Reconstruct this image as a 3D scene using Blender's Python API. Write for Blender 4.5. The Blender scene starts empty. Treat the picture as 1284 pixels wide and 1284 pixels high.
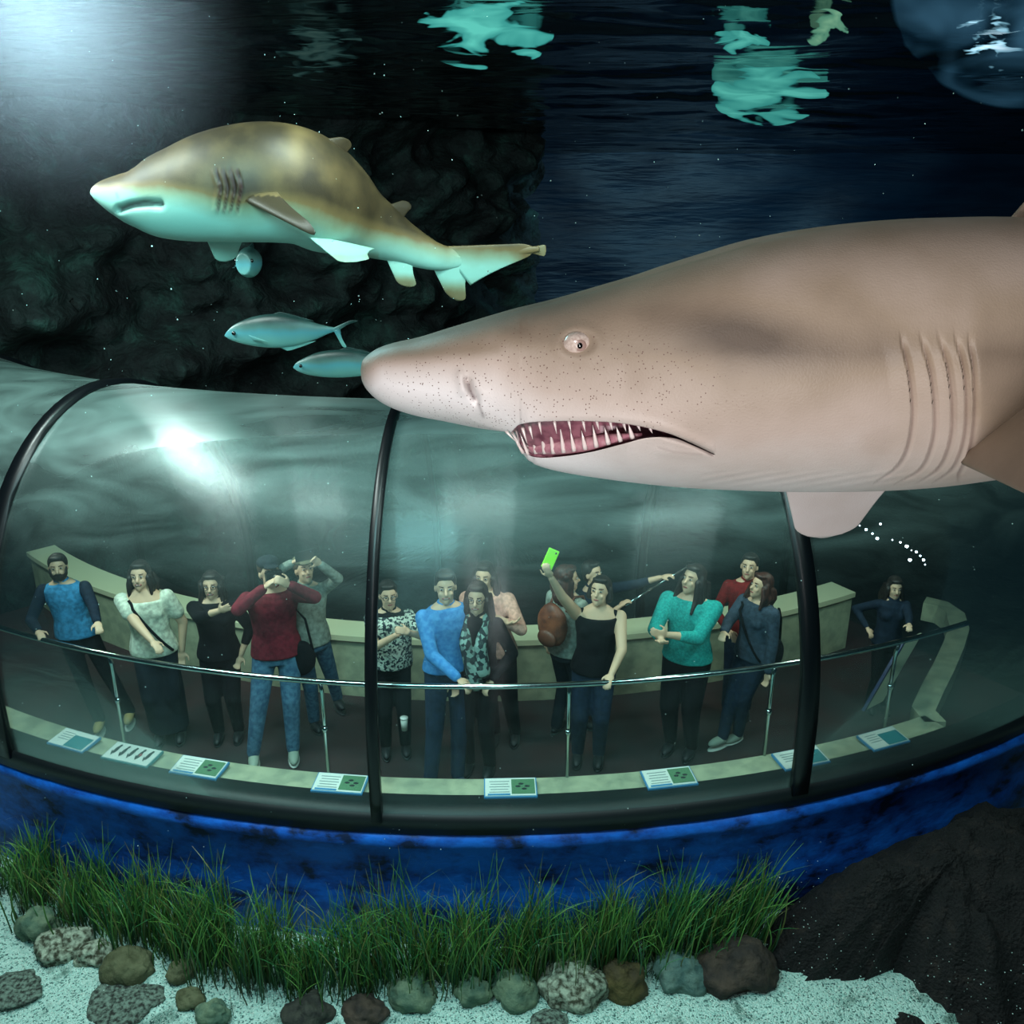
import bpy, bmesh, math, random
from math import sin, cos, pi, sqrt, atan2, hypot, exp
from mathutils import Vector, Matrix, noise
random.seed(7)
C = bpy.context.scene.collection

# ------------------------------------------------------------------ camera
TH, H, F = 0.343, 4.234, 1127.0          # pitch, height above walkway floor, focal length in pixels of 1284
CX, CY = -0.283, 13.826                  # centre of the tunnel's bend in plan
RF, RR, RL, RP = 8.684, 8.334, 8.521, 6.93
RC, ZC, RT, HZ = 7.245, 0.561, 1.444, 2.187
SAND = -0.96
cd = bpy.data.cameras.new('camera'); cam = bpy.data.objects.new('camera', cd); C.objects.link(cam)
cam.location = (0, 0, H); cam.rotation_euler = (pi/2-TH, 0, 0)
cd.sensor_width = 36; cd.lens = 36*F/1284; cd.clip_start = .02; cd.clip_end = 200
sc = bpy.context.scene; sc.camera = cam
sc.view_settings.view_transform = 'Standard'; sc.view_settings.look = 'None'
sc.view_settings.gamma = 1; sc.view_settings.use_curve_mapping = False
sc.view_settings.exposure = 0.0
c_, s_ = cos(TH), sin(TH)
def at(px, py, Y):                       # the point at depth Y seen at a pixel
    x = (px-642)/F; u = (642-py)/F; t = Y/(c_+s_*u)
    return Vector((x*t, Y, H+(-s_+c_*u)*t))
def ground(px, py, z=SAND):
    x = (px-642)/F; u = (642-py)/F; t = (z-H)/(-s_+c_*u)
    return Vector((x*t, (c_+s_*u)*t, z))
def on_r(px, py, R):                     # first point of the ray inside radius R of the bend
    x = (px-642)/F; u = (642-py)/F
    d = Vector((x, c_+s_*u, -s_+c_*u))
    a = d.x**2+d.y**2; b = 2*(-d.x*CX-d.y*CY); c = CX*CX+CY*CY-R*R
    D = b*b-4*a*c
    t = (-b-sqrt(max(D, 0)))/(2*a)
    return Vector((0, 0, H))+d*t
def pol(R, a, z): return Vector((CX+R*sin(a), CY-R*cos(a), z))

# ------------------------------------------------------------------ tags
def tag(o, label=None, cat=None, group=None, kind=None):
    if label: o['label'] = label
    if cat: o['category'] = cat
    if group: o['group'] = group
    if kind: o['kind'] = kind
    return o
def empty(name, loc, rz=0):
    o = bpy.data.objects.new(name, None); C.objects.link(o); o.location = loc; o.rotation_euler = (0, 0, rz)
    o.empty_display_size = .1
    return o
def obj(name, V, Fc, mat, parent=None, smooth=True, loc=None):
    me = bpy.data.meshes.new(name); me.from_pydata([tuple(v) for v in V], [], Fc); me.update()
    if smooth: me.shade_smooth()
    o = bpy.data.objects.new(name, me); C.objects.link(o)
    for m in (mat if isinstance(mat, (list, tuple)) else [mat]): me.materials.append(m)
    if parent:
        o.parent = parent; o.matrix_parent_inverse = Matrix.Translation(parent.location).inverted() if parent.type == 'EMPTY' else Matrix.Identity(4)
    return o

# ------------------------------------------------------------------ materials
def lin(r, g, b):
    f = lambda c: (c/255/12.92) if c/255 <= .04045 else ((c/255+.055)/1.055)**2.4
    return (f(r), f(g), f(b), 1)
MATS = {}
def mat(name, col, rough=.6, metal=0, spec=.5, noise_=None, bump=None, col2=None, emit=None, coat=0, voro=None, stretch=None):
    if name in MATS: return MATS[name]
    m = bpy.data.materials.new(name); m.use_nodes = True; nt = m.node_tree; N = nt.nodes; L = nt.links
    b = N['Principled BSDF']; b.inputs['Base Color'].default_value = col; b.inputs['Roughness'].default_value = rough
    b.inputs['Metallic'].default_value = metal; b.inputs['Specular IOR Level'].default_value = spec; b.inputs['Coat Weight'].default_value = coat
    tc = N.new('ShaderNodeTexCoord'); src = tc.outputs['Object']
    if stretch:
        mp = N.new('ShaderNodeMapping'); mp.inputs['Scale'].default_value = stretch; L.new(src, mp.inputs['Vector']); src = mp.outputs[0]
    if col2:
        if voro:
            t = N.new('ShaderNodeTexVoronoi'); t.inputs['Scale'].default_value = voro; L.new(src, t.inputs['Vector']); out = t.outputs['Color']
            sp = N.new('ShaderNodeSeparateColor'); L.new(out, sp.inputs[0]); out = sp.outputs[0]
        else:
            t = N.new('ShaderNodeTexNoise'); t.inputs['Scale'].default_value = noise_ or 8; t.inputs['Detail'].default_value = 6; L.new(src, t.inputs['Vector']); out = t.outputs['Fac']
        r = N.new('ShaderNodeValToRGB'); r.color_ramp.elements[0].position = .38; r.color_ramp.elements[1].position = .62
        r.color_ramp.elements[0].color = col; r.color_ramp.elements[1].color = col2
        L.new(out, r.inputs[0]); L.new(r.outputs[0], b.inputs['Base Color'])
    if bump:
        t2 = N.new('ShaderNodeTexNoise'); t2.inputs['Scale'].default_value = bump[0]; t2.inputs['Detail'].default_value = 6; L.new(src, t2.inputs['Vector'])
        bp = N.new('ShaderNodeBump'); bp.inputs['Strength'].default_value = bump[1]; bp.inputs['Distance'].default_value = bump[2] if len(bump) > 2 else .02
        L.new(t2.outputs['Fac'], bp.inputs['Height']); L.new(bp.outputs[0], b.inputs['Normal'])
    if emit:
        b.inputs['Emission Color'].default_value = emit[0]; b.inputs['Emission Strength'].default_value = emit[1]
    MATS[name] = m
    return m

# ------------------------------------------------------------------ geometry builders
class MB:
    def __init__(s): s.V = []; s.F = []
    def add(s, V, F_):
        n = len(s.V); s.V += [Vector(v) for v in V]; s.F += [tuple(i+n for i in f) for f in F_]
    def box(s, c, ax, ay, az):           # centre and three half-axis vectors
        c = Vector(c); ax, ay, az = Vector(ax), Vector(ay), Vector(az)
        V = [c+i*ax+j*ay+k*az for i in (-1, 1) for j in (-1, 1) for k in (-1, 1)]
        s.add(V, [(0, 1, 3, 2), (4, 6, 7, 5), (0, 4, 5, 1), (2, 3, 7, 6), (0, 2, 6, 4), (1, 5, 7, 3)])
    def tube(s, pts, rad, n=12, cap=True):
        pts = [Vector(p) for p in pts]
        if not isinstance(rad, (list, tuple)): rad = [rad]*len(pts)
        V = []; up = None
        for i, p in enumerate(pts):
            d = (pts[min(i+1, len(pts)-1)]-pts[max(i-1, 0)]).normalized()
            if up is None:
                up = Vector((0, 0, 1)) if abs(d.z) < .9 else Vector((1, 0, 0))
            a = d.cross(up).normalized(); up = a.cross(d).normalized()
            for k in range(n):
                t = 2*pi*k/n; V.append(p+a*cos(t)*rad[i]+up*sin(t)*rad[i])
        Fc = []
        for i in range(len(pts)-1):
            for k in range(n):
                Fc.append((i*n+k, i*n+(k+1) % n, (i+1)*n+(k+1) % n, (i+1)*n+k))
        if cap: Fc.append(tuple(range(n))[::-1]); Fc.append(tuple((len(pts)-1)*n+k for k in range(n)))
        s.add(V, Fc)
    def caps(s, p0, p1, r0, r1, n=14):   # capsule with round ends
        p0, p1 = Vector(p0), Vector(p1); d = (p1-p0)
        if d.length < 1e-5: d = Vector((0, 0, 1e-4))
        dn = d.normalized(); P = []; R = []
        for q in (-.999, -.9, -.65, -.35, 0): P.append(p0+dn*r0*q); R.append(r0*sqrt(1-q*q))
        for q in (.33, .66): P.append(p0.lerp(p1, q)); R.append(r0+(r1-r0)*q)
        for q in (0, .35, .65, .9, .999): P.append(p1+dn*r1*q); R.append(r1*sqrt(1-q*q))
        s.tube(P, R, n)
    def ell(s, c, r, X=Vector((1, 0, 0)), Y=Vector((0, 1, 0)), Z=Vector((0, 0, 1)), n=16, m=10, disp=None):
        c = Vector(c); V = [c+Z*r[2]]; Fc = []
        for i in range(1, m):
            ph = pi*i/m
            for k in range(n):
                t = 2*pi*k/n; V.append(c+X*r[0]*sin(ph)*cos(t)+Y*r[1]*sin(ph)*sin(t)+Z*r[2]*cos(ph))
        V.append(c-Z*r[2])
        for k in range(n): Fc.append((0, 1+k, 1+(k+1) % n))
        for i in range(m-2):
            for k in range(n): Fc.append((1+i*n+k, 1+(i+1)*n+k, 1+(i+1)*n+(k+1) % n, 1+i*n+(k+1) % n))
        b = 1+(m-2)*n
        for k in range(n): Fc.append((b+k, len(V)-1, b+(k+1) % n))
        if disp: V = [v+(v-c).normalized()*disp(v) for v in V]
        s.add(V, Fc)
    def loft(s, secs, n=24):             # sections: centre, X half-axis, Y half-axis
        V = []; Fc = []
        for c, ax, ay in secs:
            c = Vector(c)
            for k in range(n):
                t = 2*pi*k/n; V.append(c+Vector(ax)*cos(t)+Vector(ay)*sin(t))
        for i in range(len(secs)-1):
            for k in range(n): Fc.append((i*n+k, i*n+(k+1) % n, (i+1)*n+(k+1) % n, (i+1)*n+k))
        Fc.append(tuple(range(n))[::-1]); Fc.append(tuple((len(secs)-1)*n+k for k in range(n)))
        s.add(V, Fc)
    def fin(s, r0, r1, t0, t1, th, bend=Vector((0, 0, 0)), ns=24, nc=22, sweep=.12):
        # r0/r1 leading and trailing edge of the root, t0/t1 of the tip
        r0, r1, t0, t1 = Vector(r0), Vector(r1), Vector(t0), Vector(t1)
        nrm = (r1-r0).cross(t0-r0).normalized(); V = []; Fc = []
        for i in range(ns+1):
            q = i/ns; e = sqrt(max(0, 1-max(0, (q-.85)/.15)**2)) if q > .85 else 1
            a = r0.lerp(t0, q); b = r1.lerp(t1, q)
            b = b+(r0.lerp(r1, .5)-(t0+t1)/2)*0+(a-b)*sweep*sin(pi*q)
            mid = (a+b)/2; a = mid+(a-mid)*max(e, .12); b = mid+(b-mid)*max(e, .12)
            off = bend*q*q
            for k in range(nc):
                t = 2*pi*k/nc; x = .5-.5*cos(t); y = sin(t)*(1-.6*x)*th*(1-.75*q)*(.35 if q > .97 else 1)
                V.append(a.lerp(b, x)+nrm*y+off)
        for i in range(ns):
            for k in range(nc): Fc.append((i*nc+k, i*nc+(k+1) % nc, (i+1)*nc+(k+1) % nc, (i+1)*nc+k))
        Fc.append(tuple(range(nc))[::-1]); Fc.append(tuple(ns*nc+k for k in range(nc)))
        s.add(V, Fc)
    def build(s, name, mat_, parent=None, smooth=True): return obj(name, s.V, s.F, mat_, parent, smooth)
    def remesh(s, name, mat_, voxel, parent=None, it=5, fac=.5):
        o = obj(name, s.V, s.F, mat_)
        m = o.modifiers.new('r', 'REMESH'); m.mode = 'VOXEL'; m.voxel_size = voxel; m.use_smooth_shade = True
        m2 = o.modifiers.new('s', 'SMOOTH'); m2.iterations = it; m2.factor = fac
        dg = bpy.context.evaluated_depsgraph_get(); dg.update()
        me = bpy.data.meshes.new_from_object(o.evaluated_get(dg))
        o.modifiers.clear(); old = o.data; o.data = me; bpy.data.meshes.remove(old); me.name = name
        me.shade_smooth()
        if not me.materials: me.materials.append(mat_)
        if parent: o.parent = parent; o.matrix_parent_inverse = Matrix.Translation(parent.location).inverted()
        return o
def sweep(secs_fn, prof, a0, a1, n):     # a profile of (R, z) points swept round the bend
    V = []; Fc = []; m = len(prof)
    for i in range(n+1):
        a = a0+(a1-a0)*i/n
        for R, z in prof: V.append(pol(R, a, z))
    for i in range(n):
        for k in range(m): Fc.append((i*m+k, (i+1)*m+k, (i+1)*m+(k+1) % m, i*m+(k+1) % m))
    Fc.append(tuple(range(m))); Fc.append(tuple(n*m+k for k in range(m))[::-1])
    return V, Fc
def interp(tab, x):
    if x <= tab[0][0]: return tab[0][1]
    for (a, b), (c, d) in zip(tab, tab[1:]):
        if x <= c: return b+(d-b)*(x-a)/(c-a)
    return tab[-1][1]
def smooth_tab(tab, x):                  # Catmull-Rom through the table
    n = len(tab)
    if x <= tab[0][0]: return tab[0][1]
    if x >= tab[-1][0]: return tab[-1][1]
    for i in range(n-1):
        if x <= tab[i+1][0]:
            x0, y0 = tab[i]; x1, y1 = tab[i+1]
            m0 = (y1-y0)/(x1-x0) if i == 0 else (y1-tab[i-1][1])/(x1-tab[i-1][0])
            m1 = (y1-y0)/(x1-x0) if i == n-2 else (tab[i+2][1]-y0)/(tab[i+2][0]-x0)
            h = x1-x0; t = (x-x0)/h
            return (2*t**3-3*t*t+1)*y0+(t**3-2*t*t+t)*h*m0+(-2*t**3+3*t*t)*y1+(t**3-t*t)*h*m1

#@@SETTING
# ================================================================== THE SETTING
def node_mat(name):
    m = bpy.data.materials.new(name); m.use_nodes = True; nt = m.node_tree
    return m, nt.nodes, nt.links, nt.nodes['Principled BSDF']
def sand_material():
    m, N, L, b = node_mat('coarse_white_sand')
    tc = N.new('ShaderNodeTexCoord')
    v = N.new('ShaderNodeTexVoronoi'); v.inputs['Scale'].default_value = 95; L.new(tc.outputs['Object'], v.inputs['Vector'])
    sp = N.new('ShaderNodeSeparateColor'); L.new(v.outputs['Color'], sp.inputs[0])
    r = N.new('ShaderNodeValToRGB'); e = r.color_ramp.elements
    e[0].position = .0; e[0].color = lin(60, 100, 98); e[1].position = .25; e[1].color = lin(176, 222, 212)
    x = e.new(.12); x.color = lin(110, 150, 142); x = e.new(.7); x.color = lin(205, 238, 228)
    L.new(sp.outputs[0], r.inputs[0])
    n = N.new('ShaderNodeTexNoise'); n.inputs['Scale'].default_value = 5; n.inputs['Detail'].default_value = 8; L.new(tc.outputs['Object'], n.inputs['Vector'])
    r2 = N.new('ShaderNodeValToRGB'); r2.color_ramp.elements[0].position = .3; r2.color_ramp.elements[1].position = .42
    r2.color_ramp.elements[0].color = (.3, .36, .34, 1); r2.color_ramp.elements[1].color = (1, 1, 1, 1); L.new(n.outputs['Fac'], r2.inputs[0])
    mx = N.new('ShaderNodeMix'); mx.data_type = 'RGBA'; mx.blend_type = 'MULTIPLY'; mx.inputs[0].default_value = 1
    L.new(r.outputs[0], mx.inputs[6]); L.new(r2.outputs[0], mx.inputs[7]); L.new(mx.outputs[2], b.inputs['Base Color'])
    bp = N.new('ShaderNodeBump'); bp.inputs['Strength'].default_value = 1; bp.inputs['Distance'].default_value = .012; bp.invert = True
    L.new(v.outputs['Distance'], bp.inputs['Height']); L.new(bp.outputs[0], b.inputs['Normal'])
    b.inputs['Roughness'].default_value = .9
    return m
M_sand = sand_material()
nx, ny = 150, 100; V = []; Fc = []
for j in range(ny+1):
    for i in range(nx+1):
        x = -9+18*i/nx; y = 1+(j/ny)**1.6*8
        V.append((x, y, SAND+.05*noise.noise(Vector((x*1.3, y*1.3, 0)))+.02*noise.noise(Vector((x*5, y*5, 3)))))
for j in range(ny):
    for i in range(nx): a = j*(nx+1)+i; Fc.append((a, a+1, a+nx+2, a+nx+1))
tag(obj('floor', V, Fc, M_sand), kind='structure')

M_bed = mat('dark_tank_bed', lin(14, 22, 26), .9, col2=lin(28, 40, 42), noise_=2.5, bump=(6, .5, .1))
V, Fc = sweep(None, [(-2, SAND+.10), (5.6, SAND+.10), (8.45, SAND+.10), (8.45, SAND-.3), (-2, SAND-.3)], -1.1, 1.1, 60)
tag(obj('floor', V, Fc, M_bed), kind='structure')
V = []; Fc = []
for j in range(31):
    for i in range(61): x = -14+34*i/60; y = 8.6+15.6*j/30; V.append((x, y, SAND+.15+.25*noise.noise(Vector((x*.6, y*.6, 7)))))
for j in range(30):
    for i in range(60): a = j*61+i; Fc.append((a, a+1, a+62, a+61))
tag(obj('floor', V, Fc, M_bed), kind='structure')
# walls of the tank
def rock_mat(name, c1, c2, c3, sc_=2.2):
    m, N, L, b = node_mat(name)
    tc = N.new('ShaderNodeTexCoord'); n = N.new('ShaderNodeTexNoise'); n.inputs['Scale'].default_value = sc_; n.inputs['Detail'].default_value = 10; n.inputs['Roughness'].default_value = .65
    L.new(tc.outputs['Object'], n.inputs['Vector'])
    r = N.new('ShaderNodeValToRGB'); e = r.color_ramp.elements
    e[0].position = .38; e[0].color = c1; e[1].position = .7; e[1].color = c3; x = e.new(.54); x.color = c2
    L.new(n.outputs['Fac'], r.inputs[0]); L.new(r.outputs[0], b.inputs['Base Color'])
    n2 = N.new('ShaderNodeTexNoise'); n2.inputs['Scale'].default_value = sc_*6; n2.inputs['Detail'].default_value = 8; L.new(tc.outputs['Object'], n2.inputs['Vector'])
    bp = N.new('ShaderNodeBump'); bp.inputs['Strength'].default_value = .9; bp.inputs['Distance'].default_value = .08
    L.new(n2.outputs['Fac'], bp.inputs['Height']); L.new(bp.outputs[0], b.inputs['Normal']); b.inputs['Roughness'].default_value = .85
    return m
M_rockwall = rock_mat('tank_rock', lin(10, 16, 20), lin(28, 42, 42), lin(50, 84, 78), 1.6)
M_backwall = mat('deep_blue_wall', lin(9, 30, 52), .45, spec=.4, col2=lin(16, 44, 66), noise_=1.1, bump=(3, .35, .1), stretch=(.4, 1, 3))
V = []; Fc = []; nx, nz = 70, 20
for j in range(nz+1):
    for i in range(nx+1):
        t = i/nx; x = -14+34*t; z = -1.6+8*j/nz
        V.append((x, 24+.25*noise.noise(Vector((x*.5, 0, z*.8))), z))
for j in range(nz):
    for i in range(nx): a = j*(nx+1)+i; Fc.append((a, a+1, a+nx+2, a+nx+1))
tag(obj('wall_back', V, Fc, M_backwall), kind='structure')
V = []; Fc = []; nx, nz = 170, 70
for j in range(nz+1):
    for i in range(nx+1):
        t = i/nx; z = -1.5+8*j/nz
        p = Vector((-9+9.5*t, 9.4+7*t*t, z)); q = Vector((p.x*.9, p.y*.9, z*1.5))
        d = 1.1*noise.fractal(q*.8, 1, 2, 5)+.35*abs(noise.noise(q*3))
        V.append(p+Vector((.5, -.8, 0))*d)
for j in range(nz):
    for i in range(nx): a = j*(nx+1)+i; Fc.append((a, a+1, a+nx+2, a+nx+1))
tag(obj('wall_left', V, Fc, M_rockwall), kind='structure')

# the underside of the water surface, rippling and reflecting
ZW = 5.12
m, N, L, b = node_mat('rippling_water_surface')
b.inputs['Base Color'].default_value = lin(5, 12, 20); b.inputs['Roughness'].default_value = .06
b.inputs['Specular IOR Level'].default_value = 1.0; b.inputs['IOR'].default_value = 2.2
M_surf = m
def wave(x, y):
    return (.030*sin(.9*x+2.6*y+1.3*noise.noise(Vector((x*.4, y*.9, 0))))+.035*noise.noise(Vector((x*.8, y*2.2, 1)))
            + .012*noise.noise(Vector((x*2.6, y*6, 2)))+.008*noise.noise(Vector((x*6, y*11, 5))))
V = []; Fc = []; nx, ny = 260, 320
for j in range(ny+1):
    y = 2.5+21.4*(j/ny)**1.5
    for i in range(nx+1):
        x = -12+26*i/nx
        V.append((x, y, ZW+wave(x, y)))
for j in range(ny):
    for i in range(nx): a = j*(nx+1)+i; Fc.append((a, a+nx+1, a+nx+2, a+1))
tag(obj('ceiling', V, Fc, M_surf), kind='structure')

# glowing patches painted in as reflections on the rippling surface
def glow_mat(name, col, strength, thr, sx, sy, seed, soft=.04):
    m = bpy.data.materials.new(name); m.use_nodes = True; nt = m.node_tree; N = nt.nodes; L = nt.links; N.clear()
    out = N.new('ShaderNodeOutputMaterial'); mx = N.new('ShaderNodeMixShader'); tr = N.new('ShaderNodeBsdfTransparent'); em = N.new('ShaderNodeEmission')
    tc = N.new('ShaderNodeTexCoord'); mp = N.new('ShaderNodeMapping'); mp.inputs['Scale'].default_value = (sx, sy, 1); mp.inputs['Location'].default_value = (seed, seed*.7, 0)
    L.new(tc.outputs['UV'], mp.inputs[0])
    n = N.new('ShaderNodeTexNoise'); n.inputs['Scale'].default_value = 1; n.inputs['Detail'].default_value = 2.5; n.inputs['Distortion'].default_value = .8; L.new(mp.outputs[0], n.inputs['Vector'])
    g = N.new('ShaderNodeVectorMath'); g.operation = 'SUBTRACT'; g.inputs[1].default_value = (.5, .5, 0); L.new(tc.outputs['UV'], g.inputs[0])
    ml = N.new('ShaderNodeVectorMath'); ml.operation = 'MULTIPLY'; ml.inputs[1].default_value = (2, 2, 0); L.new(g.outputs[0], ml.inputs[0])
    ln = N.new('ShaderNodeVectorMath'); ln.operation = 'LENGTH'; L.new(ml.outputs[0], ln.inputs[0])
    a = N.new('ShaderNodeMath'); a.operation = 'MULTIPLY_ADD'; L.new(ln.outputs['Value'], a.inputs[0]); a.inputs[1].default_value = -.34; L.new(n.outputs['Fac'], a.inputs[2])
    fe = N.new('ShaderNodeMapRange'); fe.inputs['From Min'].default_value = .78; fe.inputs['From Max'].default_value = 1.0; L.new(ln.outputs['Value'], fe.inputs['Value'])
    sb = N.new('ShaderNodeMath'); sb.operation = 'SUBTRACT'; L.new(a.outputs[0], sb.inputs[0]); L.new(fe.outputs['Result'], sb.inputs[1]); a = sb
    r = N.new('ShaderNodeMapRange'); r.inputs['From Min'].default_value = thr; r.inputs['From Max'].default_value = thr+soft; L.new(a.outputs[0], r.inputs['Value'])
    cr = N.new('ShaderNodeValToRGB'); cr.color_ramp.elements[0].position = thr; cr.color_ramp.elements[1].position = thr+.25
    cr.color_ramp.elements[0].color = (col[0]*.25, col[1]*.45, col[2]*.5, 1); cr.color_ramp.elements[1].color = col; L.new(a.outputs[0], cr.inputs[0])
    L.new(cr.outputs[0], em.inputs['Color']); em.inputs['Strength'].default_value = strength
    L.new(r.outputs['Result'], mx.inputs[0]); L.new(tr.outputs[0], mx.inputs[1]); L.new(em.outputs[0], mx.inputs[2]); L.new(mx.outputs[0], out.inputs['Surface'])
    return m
def reflection_patch(name, x0, y0, x1, y1, m, label, cat='reflection_glow', group=None):
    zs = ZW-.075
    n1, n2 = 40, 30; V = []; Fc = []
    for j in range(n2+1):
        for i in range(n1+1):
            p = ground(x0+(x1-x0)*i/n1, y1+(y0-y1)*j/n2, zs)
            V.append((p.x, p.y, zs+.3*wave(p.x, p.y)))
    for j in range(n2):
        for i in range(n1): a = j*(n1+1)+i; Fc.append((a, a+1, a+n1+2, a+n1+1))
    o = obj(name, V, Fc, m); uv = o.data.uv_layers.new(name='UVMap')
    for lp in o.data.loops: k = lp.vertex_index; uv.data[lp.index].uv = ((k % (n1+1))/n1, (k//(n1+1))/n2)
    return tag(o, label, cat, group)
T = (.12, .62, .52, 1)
reflection_patch('reflection_glow', 495, -20, 720, 98, glow_mat('teal_reflection', T, .95, .30, 3, 5, 2.3), 'large turquoise painted reflection patch rippling on the water surface above the smaller shark')
reflection_patch('reflection_glow', 862, 34, 978, 70, glow_mat('teal_reflection_small', T, .75, .24, 2.5, 2, 8.1), 'thin turquoise painted reflection streak just above the square rippled patch')
reflection_patch('reflection_glow', 872, 66, 1056, 168, glow_mat('teal_reflection_square', T, .7, .27, 2.2, 6, 5.2), 'square turquoise painted reflection patch with dark ripples above the big shark back')
reflection_patch('reflection_glow', 1000, 8, 1072, 66, glow_mat('green_reflection', (.3, .62, .38, 1), .7, .3, 2, 2.6, 4.4), 'small pale green painted reflection patch near the top right')
reflection_patch('reflection_glow', 1075, -190, 1500, 175, glow_mat('blue_reflection', (.07, .22, .36, 1), .42, .22, 3, 5, 1.2, .35), 'soft blue painted reflection patch in the top right corner of the water')
reflection_patch('reflection_glow', 1185, -15, 1300, 112, glow_mat('white_reflection', (.6, .85, 1, 1), 1.5, .38, 2.5, 8, 3.3, .05), 'painted white crest glints in the top right corner')
reflection_patch('reflection_glow', 330, 10, 470, 110, glow_mat('dim_reflection', (.09, .2, .18, 1), .3, .33, 3, 12, 6.4, .1), 'faint grey green painted reflection streaks above the back of the smaller shark')

# the blue plinth under the tunnel
def plinth_mat():
    m, N, L, b = node_mat('painted_blue_concrete')
    tc = N.new('ShaderNodeTexCoord'); n = N.new('ShaderNodeTexNoise'); n.inputs['Scale'].default_value = 3.2; n.inputs['Detail'].default_value = 9; n.inputs['Roughness'].default_value = .62
    mp = N.new('ShaderNodeMapping'); mp.inputs['Scale'].default_value = (1, 1, 1.7); L.new(tc.outputs['Object'], mp.inputs[0]); L.new(mp.outputs[0], n.inputs['Vector'])
    r = N.new('ShaderNodeValToRGB'); e = r.color_ramp.elements
    e[0].position = .36; e[0].color = lin(3, 30, 72); e[1].position = .60; e[1].color = lin(10, 112, 225); x = e.new(.46); x.color = lin(5, 82, 182)
    L.new(n.outputs['Fac'], r.inputs[0]); L.new(r.outputs[0], b.inputs['Base Color']); b.inputs['Roughness'].default_value = .6
    bp = N.new('ShaderNodeBump'); bp.inputs['Strength'].default_value = .5; bp.inputs['Distance'].default_value = .03
    L.new(n.outputs['Fac'], bp.inputs['Height']); L.new(bp.outputs[0], b.inputs['Normal'])
    return m
M_plinth = plinth_mat()
A0, A1 = -.78, .86
prof = [(RF-.1, .02), (RF-.0, .02), (RF+.035, -.01), (RF+.04, -.06), (RF+.035, -.09), (RF+.005, -.11), (RF+.005, -.55), (RF+.02, -1.3), (RF-.25, -1.3), (RF-.25, .02)]
V, Fc = sweep(None, prof, A0, A1, 160)
V = [v+Vector((0, -.02*noise.noise(Vector((v.x*2, v.z*4, 0))), .012*noise.noise(Vector((v.x*5, v.z*7, 3))))) for v in V]
tag(obj('wall_front', V, Fc, M_plinth), kind='structure')
# walkway inside
M_floor_in = mat('dark_red_carpet', lin(54, 30, 32), .8, col2=lin(40, 34, 36), noise_=2.0)
V, Fc = sweep(None, [(5.7, -.06), (RL-.02, -.06), (RL-.02, 0), (5.7, 0)], A0, .62, 80)
tag(obj('floor', V, Fc, M_floor_in, smooth=False), kind='structure')
M_cream = mat('cream_stone', lin(176, 182, 152), .55, col2=lin(150, 158, 134), noise_=9, bump=(30, .1))
M_cap = mat('cream_cap', lin(205, 205, 170), .5)
V, Fc = sweep(None, [(RP-.22, 0), (RP-.22, .56), (RP, .56), (RP, 0)], A0, .54, 80)
w = tag(obj('wall_inner', V, Fc, M_cream, smooth=False), kind='structure')
V, Fc = sweep(None, [(RP-.26, .56), (RP-.26, .61), (RP+.03, .61), (RP+.03, .56)], A0, .54, 80)
w2 = tag(obj('trim_1', V, Fc, M_cap, smooth=False), kind='structure')
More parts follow.
